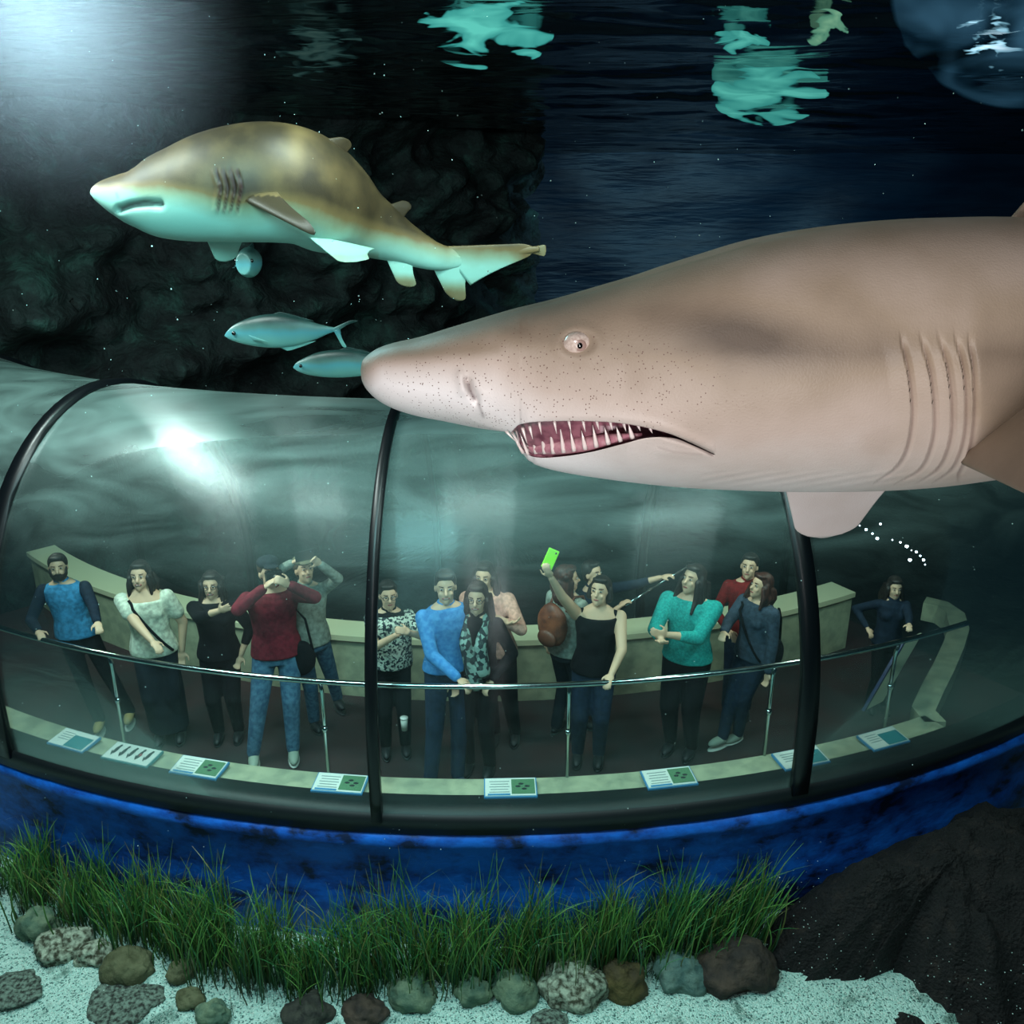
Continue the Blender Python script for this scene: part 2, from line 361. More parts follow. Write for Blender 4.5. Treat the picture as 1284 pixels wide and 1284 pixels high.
# ------------------------------------------------------------------ tunnel
def glass_mat():
    m = bpy.data.materials.new('tunnel_acrylic'); m.use_nodes = True; nt = m.node_tree; N = nt.nodes; L = nt.links; N.clear()
    out = N.new('ShaderNodeOutputMaterial'); tr = N.new('ShaderNodeBsdfTransparent'); tr.inputs[0].default_value = (.86, .97, .97, 1)
    tc = N.new('ShaderNodeTexCoord')
    n = N.new('ShaderNodeTexNoise'); n.inputs['Scale'].default_value = 1.3; n.inputs['Detail'].default_value = 6; n.inputs['Distortion'].default_value = 1.2
    mp = N.new('ShaderNodeMapping'); mp.inputs['Scale'].default_value = (.6, 2.0, 2.6); L.new(tc.outputs['Object'], mp.inputs[0]); L.new(mp.outputs[0], n.inputs['Vector'])
    g1 = N.new('ShaderNodeBsdfAnisotropic'); g1.inputs['Anisotropy'].default_value = .85; tg = N.new('ShaderNodeCombineXYZ'); tg.inputs[0].default_value = 1; L.new(tg.outputs[0], g1.inputs['Tangent']); g1.inputs['Roughness'].default_value = .17; g1.inputs['Color'].default_value = (.9, 1, 1, 1)
    g2 = N.new('ShaderNodeBsdfAnisotropic') if False else N.new('ShaderNodeBsdfGlossy'); g2.inputs['Roughness'].default_value = .3; g2.inputs['Color'].default_value = (.75, .95, .92, 1)
    bp = N.new('ShaderNodeBump'); bp.inputs['Strength'].default_value = .12; bp.inputs['Distance'].default_value = .05; L.new(n.outputs['Fac'], bp.inputs['Height'])
    L.new(bp.outputs[0], g1.inputs['Normal']); L.new(bp.outputs[0], g2.inputs['Normal'])
    df = N.new('ShaderNodeBsdfDiffuse'); df.inputs[0].default_value = lin(170, 205, 200)
    lw = N.new('ShaderNodeLayerWeight'); lw.inputs['Blend'].default_value = .25
    mA = N.new('ShaderNodeMixShader'); mA.inputs[0].default_value = .55; L.new(g1.outputs[0], mA.inputs[1]); L.new(g2.outputs[0], mA.inputs[2])
    k = N.new('ShaderNodeMath'); k.operation = 'MULTIPLY_ADD'; L.new(lw.outputs['Fresnel'], k.inputs[0]); k.inputs[1].default_value = .36; k.inputs[2].default_value = .03; k.use_clamp = True
    mB = N.new('ShaderNodeMixShader'); L.new(k.outputs[0], mB.inputs[0]); L.new(tr.outputs[0], mB.inputs[1]); L.new(mA.outputs[0], mB.inputs[2])
    # diffuse film painting milky reflected haze on the acrylic, thicker towards the crest
    r = N.new('ShaderNodeMapRange'); r.inputs['From Min'].default_value = .4; r.inputs['From Max'].default_value = .75; r.inputs['To Min'].default_value = .06; r.inputs['To Max'].default_value = .20; L.new(n.outputs['Fac'], r.inputs['Value'])
    sx = N.new('ShaderNodeSeparateXYZ'); L.new(tc.outputs['Object'], sx.inputs[0])
    zr = N.new('ShaderNodeMapRange'); zr.inputs['From Min'].default_value = 1.5; zr.inputs['From Max'].default_value = 2.5; zr.inputs['To Min'].default_value = .12; zr.inputs['To Max'].default_value = 1.5; zr.interpolation_type = 'SMOOTHSTEP'; L.new(sx.outputs[2], zr.inputs['Value'])
    fm = N.new('ShaderNodeMath'); fm.operation = 'MULTIPLY'; L.new(r.outputs['Result'], fm.inputs[0]); L.new(zr.outputs['Result'], fm.inputs[1])
    mC = N.new('ShaderNodeMixShader'); L.new(fm.outputs[0], mC.inputs[0]); L.new(mB.outputs[0], mC.inputs[1]); L.new(df.outputs[0], mC.inputs[2])
    L.new(mC.outputs[0], out.inputs['Surface'])
    return m
M_glass = glass_mat()
M_black = mat('black_joint', lin(10, 14, 18), .35, spec=.5)
M_blackrim = mat('black_rim', lin(14, 22, 26), .5)
tunnel = empty('viewing_tunnel', pol(RF, 0, 0))
tag(tunnel, 'long curved clear acrylic viewing tunnel with black ribs, people standing inside', 'tunnel')
arch = []
for i in range(41):
    psi = pi*i/40; arch.append((RC-RT*cos(psi)*1, ZC+HZ*sin(psi)))
arch = [(RC-RT, .0)]+arch+[(RC+RT, .3), (RC+RT-.005, .12)]
def arch_off(d):
    out = []
    for i, (r, z) in enumerate(arch):
        a = arch[max(i-1, 0)]; b = arch[min(i+1, len(arch)-1)]
        t = Vector((b[0]-a[0], b[1]-a[1])).normalized(); out.append((r-t.y*d, z+t.x*d))
    return out
ribs_a = [-.77, -.430, -.075, .275, .60]
def on_arch(name, off0, off1, a0, a1, m, parent, n=2):
    o0, o1 = arch_off(off0), arch_off(off1); prof = o0+o1[::-1]
    V, Fc = sweep(None, prof, a0, a1, n); return obj(name, V, Fc, m, parent)
# acrylic panes: one open sheet each between two ribs
for a0, a1 in zip(ribs_a, ribs_a[1:]):
    V = []; Fc = []; n = 30; o0 = arch_off(.0); mlen = len(o0)
    for i in range(n+1):
        a = a0+(a1-a0)*i/n
        for R, z in o0: V.append(pol(R, a, z))
    for i in range(n):
        for k in range(mlen-1): Fc.append((i*mlen+k, (i+1)*mlen+k, (i+1)*mlen+k+1, i*mlen+k+1))
    obj('acrylic_pane', V, Fc, M_glass, tunnel)
for a, wd in zip(ribs_a, (.006, .0075, .0042, .0072, .006)):
    on_arch('rib', -.02, .04, a-wd, a+wd, M_black, tunnel)
V, Fc = sweep(None, [(RL+.004, .19), (RL+.004, .22), (RF+.01, .17), (RF+.025, .12), (RF+.025, .025), (RL+.004, .025)], A0, A1, 120)
obj('base_rim', V, Fc, M_blackrim, tunnel)

# cream ledge with the information panels
V, Fc = sweep(None, [(RL, 0), (RL, .2), (RR-.02, .2), (RR-.02, 0)], A0, .455, 110)
ledge = tag(obj('display_ledge', V, Fc, M_cream, smooth=False), 'low cream ledge carrying information panels along the foot of the near glass', 'ledge')
# the ledge curls back at the right end of the walkway
pts = [pol(8.42, .455, 0)]
for px, py in ((1158, 888), (1170, 862), (1184, 835), (1196, 808), (1203, 786), (1198, 768), (1182, 757), (1160, 752)):
    pts.append(ground(px, py, .2))
V = []; Fc = []
for i, p in enumerate(pts):
    d = (pts[min(i+1, len(pts)-1)]-pts[max(i-1, 0)]); d.z = 0; d.normalize(); nr = Vector((-d.y, d.x, 0))
    for o_, z in ((-.09, 0), (-.09, .2), (.09, .2), (.09, 0)): V.append(Vector((p.x, p.y, z))+nr*o_)
for i in range(len(pts)-1):
    for k in range(4): Fc.append((i*4+k, (i+1)*4+k, (i+1)*4+(k+1) % 4, i*4+(k+1) % 4))
Fc.append((0, 1, 2, 3)); k = (len(pts)-1)*4; Fc.append((k+3, k+2, k+1, k))
tag(obj('end_ledge', V, Fc, M_cream, smooth=False), 'cream ledge curling back across the right end of the tunnel walkway', 'ledge')
# slanted white leaflet panel by the woman on the right
M_white = mat('white_board', lin(225, 232, 225), .4)
M_teal = mat('teal_print', lin(40, 130, 140), .4)
M_dkprint = mat('dark_print', lin(24, 42, 44), .5)
M_green_p = mat('green_print', lin(84, 130, 96), .5)
M_bluep = mat('blue_print', lin(60, 140, 190), .4)
M_red_p = mat('red_print', lin(150, 50, 60), .4)
def panel(px, py, w_, tilt, kind, label):
    p = on_r(px, py, 8.445); a = math.asin((p.x-CX)/8.445)
    r = empty('information_panel', pol(8.445, a, .2), a); tag(r, label, 'panel', None)
    X = Vector((cos(a), sin(a), 0)); Y = Vector((-sin(a), cos(a), 0)); Zu = Vector((0, 0, 1))
    Yt = (Y*cos(tilt)+Zu*sin(tilt)); Nn = X.cross(Yt)
    o = pol(8.46, a, .2)+Zu*.035
    def part(name, cx, cy, hx, hy, hz, dz, m):
        b = MB(); b.box(o+X*cx+Yt*cy+Nn*dz, X*hx, Yt*hy, Nn*hz); return b
    def mk(name, b, m):
        q = obj(name, b.V, b.F, m, None, False); q.parent = r; q.matrix_parent_inverse = (Matrix.Translation(r.location) @ Matrix.Rotation(a, 4, 'Z')).inverted(); return q
    mk('backing', part('', 0, 0, w_/2+.008, .098, .010, -.012, 0), M_bluep if kind != 'penguins' else M_teal)
    mk('sheet', part('', 0, 0, w_/2, .09, .004, 0, 0), M_white)
    b = MB()
    if kind == 'text_right_picture':
        mk('picture', part('', w_*.25, 0, w_*.23, .075, .001, .006, 0), M_green_p)
        for k in range(4): b.ell(o+X*(w_*(.15+.06*k))+Yt*(.03*sin(k*2.1))+Nn*.007, (.02, .012, .002), X, Yt, Nn, 8, 6)
        mk('fish_picture', b, M_dkprint); b = MB()
        for k in range(5): b.box(o-X*w_*.22+Yt*(.055-.027*k)+Nn*.005, X*w_*.2*(1-.12*(k % 2)), Yt*.004, Nn*.0007)
        mk('text_lines', b, mat('grey_print', lin(150, 165, 165), .5))
        mk('colour_strip', part('', -w_*.23, -.078, w_*.22, .008, .001, .005, 0), M_bluep)
    elif kind == 'penguins':
        for k in range(5):
            x = -w_*.36+w_*.18*k; b.ell(o+X*x+Yt*(.01-.01*(k % 2))+Nn*.006, (.016, .048, .003), X, Yt, Nn, 10, 8)
            b.ell(o+X*(x+.006)+Yt*.055+Nn*.006, (.012, .014, .003), X, Yt, Nn, 8, 6)
            b.ell(o+X*(x-.014)+Yt*(-.03)+Nn*.006, (.006, .03, .002), (X+Yt*.5).normalized(), (Yt-X*.5).normalized(), Nn, 8, 6)
        mk('figures', b, M_dkprint); b = MB(); b.ell(o+X*w_*.2+Yt*.0+Nn*.008, (.014, .016, .002), X, Yt, Nn, 8, 6); mk('red_mark', b, M_red_p)
    elif kind == 'teal':
        mk('picture', part('', w_*.2, -.02, w_*.27, .065, .001, .006, 0), M_teal)
        for k in range(4): b.box(o-X*w_*.25+Yt*(.055-.025*k)+Nn*.005, X*w_*.15, Yt*.004, Nn*.0007)
        mk('text_lines', b, mat('grey_print', lin(150, 165, 165), .5))
    return r
panel(95, 929, .34, .08, 'teal', 'white and teal information panel leftmost on the cream ledge')
panel(168, 950, .40, .08, 'penguins', 'white panel printed with a row of small black animal figures')
panel(252, 966, .37, .08, 'text_right_picture', 'white panel with small green creature, just right of the row of animal figures')
panel(428, 993, .36, .08, 'text_right_picture', 'information panel beside the left of the centre black rib')
panel(640, 993, .36, .08, 'text_right_picture', 'information panel below the woman in the patterned scarf')
panel(838, 975, .36, .08, 'text_right_picture', 'information panel below the woman in the turquoise sweater')
panel(1003, 948, .37, .08, 'teal', 'information panel crossed by the right black rib')
panel(1108, 912, .34, .08, 'teal', 'rightmost information panel near the end of the ledge')

# handrail
M_steel = mat('polished_steel', lin(190, 205, 205), .16, 1.0)
rail = empty('handrail', pol(RR, 0, 0)); tag(rail, 'polished steel handrail running the length of the tunnel walkway on thin posts', 'handrail')
b = MB(); b.tube([pol(RR, -.70+1.19*i/90, .98) for i in range(91)], .021, 14); b.build('rail_tube', M_steel, rail)
for px, py in ((137, 830), (402, 862), (714, 868), (972, 838), (1128, 806), (-40, 780)):
    p = on_r(px, py, RR); a = math.asin((p.x-CX)/RR)
    b = MB(); b.tube([pol(RR-.02, a, .0), pol(RR-.02, a, .88), pol(RR, a, .97)], .015, 10)
    b.tube([pol(RR-.02, a, .0), pol(RR-.02, a, .012)], .04, 14)
    b.build('post', M_steel, rail)
    b = MB(); b.tube([pol(RR-.02, a, .56), pol(RR-.02, a, .60)], .022, 12); b.build('collar', M_steel, rail)
# ================================================================== ANIMALS
def shark_skin(name, top, mid, belly, pores=False, nscale=3, rough=.5, mottled=0):
    m, N, L, b = node_mat(name)
    at_ = N.new('ShaderNodeAttribute'); at_.attribute_name = 'tone'
    tc = N.new('ShaderNodeTexCoord')
    n = N.new('ShaderNodeTexNoise'); n.inputs['Scale'].default_value = nscale; n.inputs['Detail'].default_value = 7; L.new(tc.outputs['Object'], n.inputs['Vector'])
    ad = N.new('ShaderNodeMath'); ad.operation = 'MULTIPLY_ADD'; L.new(n.outputs['Fac'], ad.inputs[0]); ad.inputs[1].default_value = .32+mottled; sub = N.new('ShaderNodeMath'); sub.operation = 'SUBTRACT'
    L.new(at_.outputs['Fac'], sub.inputs[0]); sub.inputs[1].default_value = (.32+mottled)/2; L.new(sub.outputs[0], ad.inputs[2])
    r = N.new('ShaderNodeValToRGB'); e = r.color_ramp.elements
    e[0].position = 0; e[0].color = top; e[1].position = 1; e[1].color = belly
    x = e.new(.3); x.color = mid[0]; x = e.new(.55); x.color = mid[1]
    L.new(ad.outputs[0], r.inputs[0]); last = r.outputs[0]
    at2 = N.new('ShaderNodeAttribute'); at2.attribute_name = 'mark'
    if pores:
        v = N.new('ShaderNodeTexVoronoi'); v.inputs['Scale'].default_value = 240; L.new(tc.outputs['Object'], v.inputs['Vector'])
        lt = N.new('ShaderNodeMath'); lt.operation = 'LESS_THAN'; L.new(v.outputs['Distance'], lt.inputs[0]); lt.inputs[1].default_value = .2
        sp = N.new('ShaderNodeSeparateColor'); L.new(v.outputs['Color'], sp.inputs[0])
        g2 = N.new('ShaderNodeMath'); g2.operation = 'GREATER_THAN'; L.new(sp.outputs[0], g2.inputs[0]); g2.inputs[1].default_value = .5
        at3 = N.new('ShaderNodeAttribute'); at3.attribute_name = 'pore'
        k = N.new('ShaderNodeMath'); k.operation = 'MULTIPLY'; L.new(lt.outputs[0], k.inputs[0]); L.new(g2.outputs[0], k.inputs[1])
        k2 = N.new('ShaderNodeMath'); k2.operation = 'MULTIPLY'; L.new(k.outputs[0], k2.inputs[0]); L.new(at3.outputs['Fac'], k2.inputs[1])
        mx = N.new('ShaderNodeMix'); mx.data_type = 'RGBA'; L.new(k2.outputs[0], mx.inputs[0]); L.new(last, mx.inputs[6]); mx.inputs[7].default_value = lin(104, 76, 66); last = mx.outputs[2]
    mx = N.new('ShaderNodeMix'); mx.data_type = 'RGBA'; L.new(at2.outputs['Fac'], mx.inputs[0]); L.new(last, mx.inputs[6]); mx.inputs[7].default_value = lin(58, 26, 30); L.new(mx.outputs[2], b.inputs['Base Color'])
    n2 = N.new('ShaderNodeTexNoise'); n2.inputs['Scale'].default_value = nscale*60; n2.inputs['Detail'].default_value = 4; L.new(tc.outputs['Object'], n2.inputs['Vector'])
    bp = N.new('ShaderNodeBump'); bp.inputs['Strength'].default_value = .25; bp.inputs['Distance'].default_value = .002; L.new(n2.outputs['Fac'], bp.inputs['Height']); L.new(bp.outputs[0], b.inputs['Normal'])
    b.inputs['Roughness'].default_value = rough; b.inputs['Specular IOR Level'].default_value = .35
    return m
def set_attr(o, name, vals):
    a = o.data.attributes.new(name, 'FLOAT', 'POINT'); a.data.foreach_set('value', vals)
def gauss(x): return exp(-x*x)
def sstep(a, b, x):
    t = min(1, max(0, (x-a)/(b-a))); return t*t*(3-2*t)

# ---- the big shark close to the camera (measured in photo pixels on its own upright mid-plane)
D = 1.25
TOP = [(452, 465), (453.5, 455), (458, 448), (470, 439.5), (490, 433), (520, 427), (560, 415.5), (600, 404), (650, 390), (700, 378), (750, 364), (800, 350), (850, 334), (900, 319), (950, 304), (1000, 293), (1050, 285), (1100, 279), (1150, 275), (1200, 273), (1270, 272), (1400, 277), (1500, 290), (1700, 330), (1900, 372), (2150, 405)]
BOT = [(452, 465), (453.5, 476), (458, 486), (470, 499), (490, 511), (520, 521), (560, 529), (600, 537), (630, 541), (648, 543), (650, 556), (654, 567), (662, 577), (675, 584), (700, 591), (740, 598), (800, 606), (850, 611), (900, 614), (1000, 617), (1100, 616), (1180, 611), (1250, 602), (1300, 596), (1400, 588), (1500, 573), (1700, 530), (1900, 480), (2150, 440)]
HW = [(452, 0), (453.5, 12), (458, 24), (470, 38), (500, 54), (550, 70), (600, 82), (650, 95), (700, 108), (800, 132), (900, 152), (1000, 166), (1100, 172), (1200, 172), (1300, 165), (1500, 145), (1700, 105), (1900, 60), (2150, 20)]
UL = [(640, 543), (652, 532), (700, 528), (760, 529), (800, 534), (840, 544), (870, 557), (897, 570)]
LL = [(640, 543.5), (652, 563), (670, 573), (700, 573), (740, 567), (780, 557), (812, 549), (845, 549.5), (870, 559), (897, 571)]
GILL = [[(425, 1128), (470, 1138), (520, 1142), (560, 1136), (585, 1123), (606, 1095)], [(422, 1152), (470, 1165), (530, 1170), (565, 1164), (590, 1150), (608, 1120)],
        [(418, 1174), (470, 1188), (530, 1192), (565, 1186), (590, 1172), (608, 1145)], [(422, 1196), (470, 1207), (530, 1209), (565, 1203), (590, 1190), (606, 1168)], [(432, 1214), (470, 1219), (530, 1219), (570, 1212), (595, 1200)]]
us = []; u = 452
while u < 2150:
    us.append(u)
    u += .6 if u < 456 else 1.5 if u < 480 else 1.0 if 642 < u < 668 else 1.6 if u < 905 else 1.1 if 1080 < u < 1225 else 3 if u < 1300 else 12
NA, NB, NCc, ND, NE = 64, 6, 6, 6, 52
V = []; tone = []; mark = []; pore = []; ncol = 0
def S(u, v, w_):
    p = at(u, v, D-abs(w_)*D/F); return Vector((p.x, D-w_*D/F, p.z))
def seg_gauss(u, v, pts, wd):
    best = 1e9
    for (a, b), (c, d) in zip(pts, pts[1:]):
        t = max(0, min(1, ((u-a)*(c-a)+(v-b)*(d-b))/((c-a)**2+(d-b)**2))); best = min(best, hypot(u-a-t*(c-a), v-b-t*(d-b)))
    return exp(-(best/wd)**2)
def big_side(u, t_idx_list, rows): pass
def FB(u): return smooth_tab([(540, 525), (560, 529.5), (600, 541), (640, 555), (675, 573), (700, 586), (730, 596), (760, 601), (800, 606)], u)
for u in us:
    zt, zb, W = smooth_tab(TOP, u), interp(BOT, u) if 640 < u < 670 else smooth_tab(BOT, u), max(.3, smooth_tab(HW, u))
    snb = min(zb, interp([(630, 541), (700, 560), (800, 590)], u)) if False else zb
    zm = zt+(zb-zt)*interp([(452, .5), (600, .56), (800, .6), (1000, .56), (1400, .52)], u)
    if 550 <= u < 790:
        zm = zt+(max(FB(u), zb)-zt)*interp([(452, .5), (600, .56), (800, .6)], u)
    hu = interp([(452, 2.0), (600, 2.25), (900, 2.3), (1400, 2.0)], u); hl = 2.2
    def wtop(z): q = max(0, min(1, (zm-z)/max(.5, zm-zt))); return W*max(0, 1-q**hu)**(1/hu)
    zbb = max(zb, zm+.5)
    J = 1 if u > 790 else (0.04 if u < 648 else sqrt(min(1, (u-646)/140))) if u > 640 else 1
    vb_ref = zbb if not (550 < u < 790) else max(zbb, FB(u))
    def wlow(z): q = max(0, min(1, (z-zm)/max(.5, vb_ref-zm))); return W*max(0, 1-q**hl)**(1/hl)
    mouth = 640 < u < 897
    ul = smooth_tab(UL, u) if mouth else zm+(zbb-zm)*.55
    ll = max(smooth_tab(LL, u), ul) if mouth else ul
    ll = min(ll, zb-.2) if mouth else ll
    if ll < ul: ll = ul
    if u <= 640: q_ = sstep(520, 636, u); ul = ll = (zm+(zbb-zm)*.55)*(1-q_)+(zb-.4)*q_
    elif u >= 897: ul = ll = interp([(897, 571), (1100, zm+(zbb-zm)*.55)], u)
    open_ = sstep(0, 9, ll-ul)
    half = []
    for i in range(NA):                   # top to upper lip
        al = (pi/2)*(1-i/(NA-1)); 
        z = zt+(ul-zt)*(1-cos(pi/2*i/(NA-1)))**.9 if False else None
        # distribute by angle over the upper ellipse, then down to the lip
        q = i/(NA-1)
        if q < .7: ang = pi/2*(1-q/.7); z = zm-(zm-zt)*sin(ang); x = wtop(z) if ang > .02 else W
        else: z = zm+(ul-zm)*((q-.7)/.3); x = wlow(z) if ul > zm else W
        half.append((x, z, 0))
    xl = half[-1][0]; xin = xl*(1-.42*open_)
    for i in range(1, NB+1): half.append((xl+(xin-xl)*i/NB, ul+.5*open_*sin(pi*i/NB), open_))
    xl2 = wlow(ll)*J if mouth else wlow(ll)
    xl2 = xl2*(1)+0
    xin2 = min(xin, xl2*.8) if open_ > 0 else xl
    if open_ == 0: xl2 = xl
    for i in range(1, NCc+1): q = i/NCc; half.append((xin+(xin2-xin)*q, ul+(ll-ul)*q, open_))
    xl2 = xin2+(xl2-xin2)
    for i in range(1, ND+1): half.append((xin2+(xl2-xin2)*i/ND, ll, open_*(1-.9*(i == ND))))
    for i in range(1, NE+1):
        q = i/NE; z0 = ll; 
        ph = pi/2*q
        s0 = max(0, min(1, (z0-zm)/max(.5, vb_ref-zm))); a0 = math.asin(min(1, s0**(hl/2))); aa = a0+(pi/2-a0)*q
        z = zm+(vb_ref-zm)*sin(aa)**(2/hl); z = z0+(z-z0)*((zb-z0)/max(1e-3, vb_ref-z0))
        x = W*cos(aa)**(2/hl)*J if cos(aa) > 1e-4 else 0
        half.append((x, z, 0))
    col = []
    for x, z, mk in half:
        dx = 0; t = 0
        # gills
        if 1060 < u < 1240 and 412 < z < 612:
            fade = sstep(414, 450, z)*(1-sstep(590, 612, z))
            for g in GILL:
                gu = smooth_tab(g, z); du = u-gu
                if -26 < du <= 0: dx += fade*5.5*((du+26)/26)**1.5
                elif 0 < du < 9: dx += fade*(-6)*(1-du/9)
                t = max(t, fade*.42*exp(-((du-2)/2.2)**2))
        # nostril
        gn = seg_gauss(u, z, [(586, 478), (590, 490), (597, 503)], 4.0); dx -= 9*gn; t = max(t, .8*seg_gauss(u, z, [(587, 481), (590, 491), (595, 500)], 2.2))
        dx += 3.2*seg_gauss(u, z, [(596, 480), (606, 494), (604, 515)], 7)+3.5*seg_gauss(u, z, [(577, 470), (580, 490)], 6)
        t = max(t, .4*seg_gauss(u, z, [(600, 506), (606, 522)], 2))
        # eye socket and brow
        de = hypot((u-725)/20, (z-431)/15); dx += 1.8*exp(-((de-1.35)/.4)**2); dx -= 3*exp(-(de/.9)**4); t = max(t, .10*exp(-((de-1.0)/.12)**2))
        # lips and the folds at the mouth corner
        if mouth: dx += 2*exp(-((z-ul+6)/6)**2)*sstep(640, 700, u)*(1-mk)*(x > .2*W)
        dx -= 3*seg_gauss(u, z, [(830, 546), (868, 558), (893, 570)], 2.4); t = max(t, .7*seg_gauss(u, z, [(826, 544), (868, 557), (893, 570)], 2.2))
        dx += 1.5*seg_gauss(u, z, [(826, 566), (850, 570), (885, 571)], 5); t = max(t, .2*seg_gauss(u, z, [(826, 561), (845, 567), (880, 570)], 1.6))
        # long soft hollows of the head and throat creases
        dx -= 5*seg_gauss(u, z, [(640, 470), (700, 480), (780, 476)], 22)
        if z > 585 and 880 < u < 1150: dx += .7*sin((u*.4+z*2.2)*.35)*sstep(585, 600, z)
        dxx = dx*min(1, x/20)
        edge = interp([(452, 470), (480, 450), (560, 450), (620, 450), (680, 482), (780, 500), (900, 516), (1000, 530), (1100, 540), (1200, 545), (1400, 550)], u)
        wdt = interp([(452, 22), (600, 50), (750, 100), (900, 130), (1100, 160), (1200, 170)], u)
        tv = .5+.5*(z-edge)/wdt
        tv = max(.16+.20*sstep(640, 800, u)*(1-sstep(400, 470, z)), min(1, tv*.9+.05))
        tv -= .30*exp(-((u-910)/130)**2-((z-(412+.12*(u-900)))/30)**2)+.12*seg_gauss(u, z, [(1050, 370), (1110, 420)], 35)+.13*seg_gauss(u, z, [(480, 446), (560, 442), (620, 438)], 9)
        tv -= .13*(u > 1200)*sstep(1205, 1240, u)*(1-sstep(560, 600, z))*sstep(330, 420, z)
        pk = gauss((u-700)/170)*gauss((z-480)/55)*1.0 if u < 1050 else 0
        col.append((x+dxx, z, max(0, min(1, tv)), t, mk, pk))
    for side in (1, -1):
        seq = col if side == 1 else col[-2:0:-1]
        for x, z, tv, t, mk, pk in seq:
            V.append(S(u, z, side*x)); tone.append(tv); mark.append(max(t, 0)); pore.append(1 if pk > .25 else pk*2)
            if side == 1 or True: pass
    ncol = len(col)*2-2
Fc = []; mats_i = []; nh = NA+NB+NCc+ND+NE
mo0, mo1 = NA, NA+NB+NCc+ND-1
for i in range(len(us)-1):
    for k in range(ncol):
        k2 = (k+1) % ncol; Fc.append((i*ncol+k, (i+1)*ncol+k, (i+1)*ncol+k2, i*ncol+k2))
        kk = k if k < nh else ncol-k-1
        u = us[i]; mats_i.append(1 if (NA-1 <= kk < mo1 and 640 < u < 890 and smooth_tab(LL, u)-smooth_tab(UL, u) > 1.5) else 0)
n0 = len(V); V.append(S(452, 465, 0)); tone.append(.4); mark.append(0); pore.append(0)
for k in range(ncol): Fc.append((n0, k, (k+1) % ncol)); mats_i.append(0)
n1 = len(V); V.append(S(2150, 422, 0)); tone.append(.2); mark.append(0); pore.append(0)
for k in range(ncol): Fc.append((n1, (len(us)-1)*ncol+(k+1) % ncol, (len(us)-1)*ncol+k)); mats_i.append(0)
# fins grow out of the same skin
fb = MB()
fb.fin(S(1252, 290, 0), S(1440, 290, 0), S(1400, 120, 0), S(1470, 135, 0), 9*D/F, ns=20, nc=20)                        # first dorsal
fb.fin(S(1650, 330, 0), S(1760, 350, 0), S(1740, 250, 0), S(1790, 262, 0), 6*D/F)
nf0 = len(fb.V)
fb.fin(S(1206, 582, 112), S(1312, 470, 118), at(1330, 640, D-.46), at(1440, 560, D-.44), 13*D/F, ns=30, nc=30, sweep=.1)     # near pectoral
nf1 = len(fb.V)
fb.fin(at(972, 560, D+.08), at(1180, 560, D+.12), at(1000, 677, D+.16), at(1066, 672, D+.18), 7*D/F, ns=30, nc=30, sweep=.10)       # far pectoral, tip hanging below the body
nf2 = len(fb.V)
fb.fin(S(1620, 520, 60), S(1740, 500, 50), S(1700, 600, 110), S(1760, 590, 110), 6*D/F)
fb.fin(S(2010, 405, 0), S(2130, 438, 0), S(2420, 250, 0), S(2440, 290, 0), 8*D/F, sweep=.2)
fb.fin(S(2040, 420, 0), S(2150, 425, 0), S(2200, 560, 0), S(2230, 555, 0), 8*D/F, sweep=.2)
base = len(V); V += fb.V
for f_ in fb.F: Fc.append(tuple(i+base for i in f_)); mats_i.append(0)
for i in range(len(fb.V)):
    tone.append(.75 if nf1 <= i < nf2 else .28 if nf0 <= i < nf1 else .15); mark.append(0); pore.append(0)
M_shark = shark_skin('sand_tiger_skin', lin(92, 78, 66), (lin(152, 134, 116), lin(188, 170, 158)), lin(242, 236, 234), pores=True, nscale=6, mottled=.14)
M_mouth = mat('mouth_lining', lin(112, 62, 76), .35, col2=lin(160, 104, 116), noise_=60, coat=.3)
big = obj('sand_tiger_shark', V, Fc, [M_shark, M_mouth])
for p_, mi in zip(big.data.polygons, mats_i): p_.material_index = mi
set_attr(big, 'tone', tone); set_attr(big, 'mark', mark); set_attr(big, 'pore', pore)
bm = bmesh.new(); bm.from_mesh(big.data); bmesh.ops.remove_doubles(bm, verts=bm.verts, dist=2e-6*60); bmesh.ops.dissolve_degenerate(bm, edges=bm.edges, dist=1e-5); bm.to_mesh(big.data); bm.free(); big.data.shade_smooth()
tag(big, 'huge brown sand tiger shark head with jagged teeth filling the right foreground', 'shark')
def big_half(u, v):                      # half-width of the body at a pixel
    zt, zb, W = smooth_tab(TOP, u), smooth_tab(BOT, u), smooth_tab(HW, u)
    zm = zt+(zb-zt)*.57
    if 550 <= u < 790: zm = zt+(FB(u)-zt)*.57
    q = (zm-v)/(zm-zt) if v < zm else (v-zm)/(max(zb, FB(u) if 550 < u < 790 else zb) - zm)
    return W*max(0, 1-min(1, q)**2.2)**(1/2.2)
M_iris = mat('pale_iris', lin(214, 196, 184), .25, coat=.6, col2=lin(190, 168, 156), noise_=300)
M_pupil = mat('pupil', lin(8, 8, 8), .15, coat=.8)
M_tooth = mat('ivory_tooth', lin(238, 222, 216), .22, coat=.5)
M_gum = mat('pink_gum', lin(196, 148, 154), .3, coat=.4, col2=lin(168, 108, 122), noise_=90)
Xp = (S(101, 430, 0)-S(100, 430, 0)); k1 = Xp.length; Xd = Vector((1, 0, 0)); Zd = Vector((0, 0, 1)); Yd = Vector((0, 1, 0))
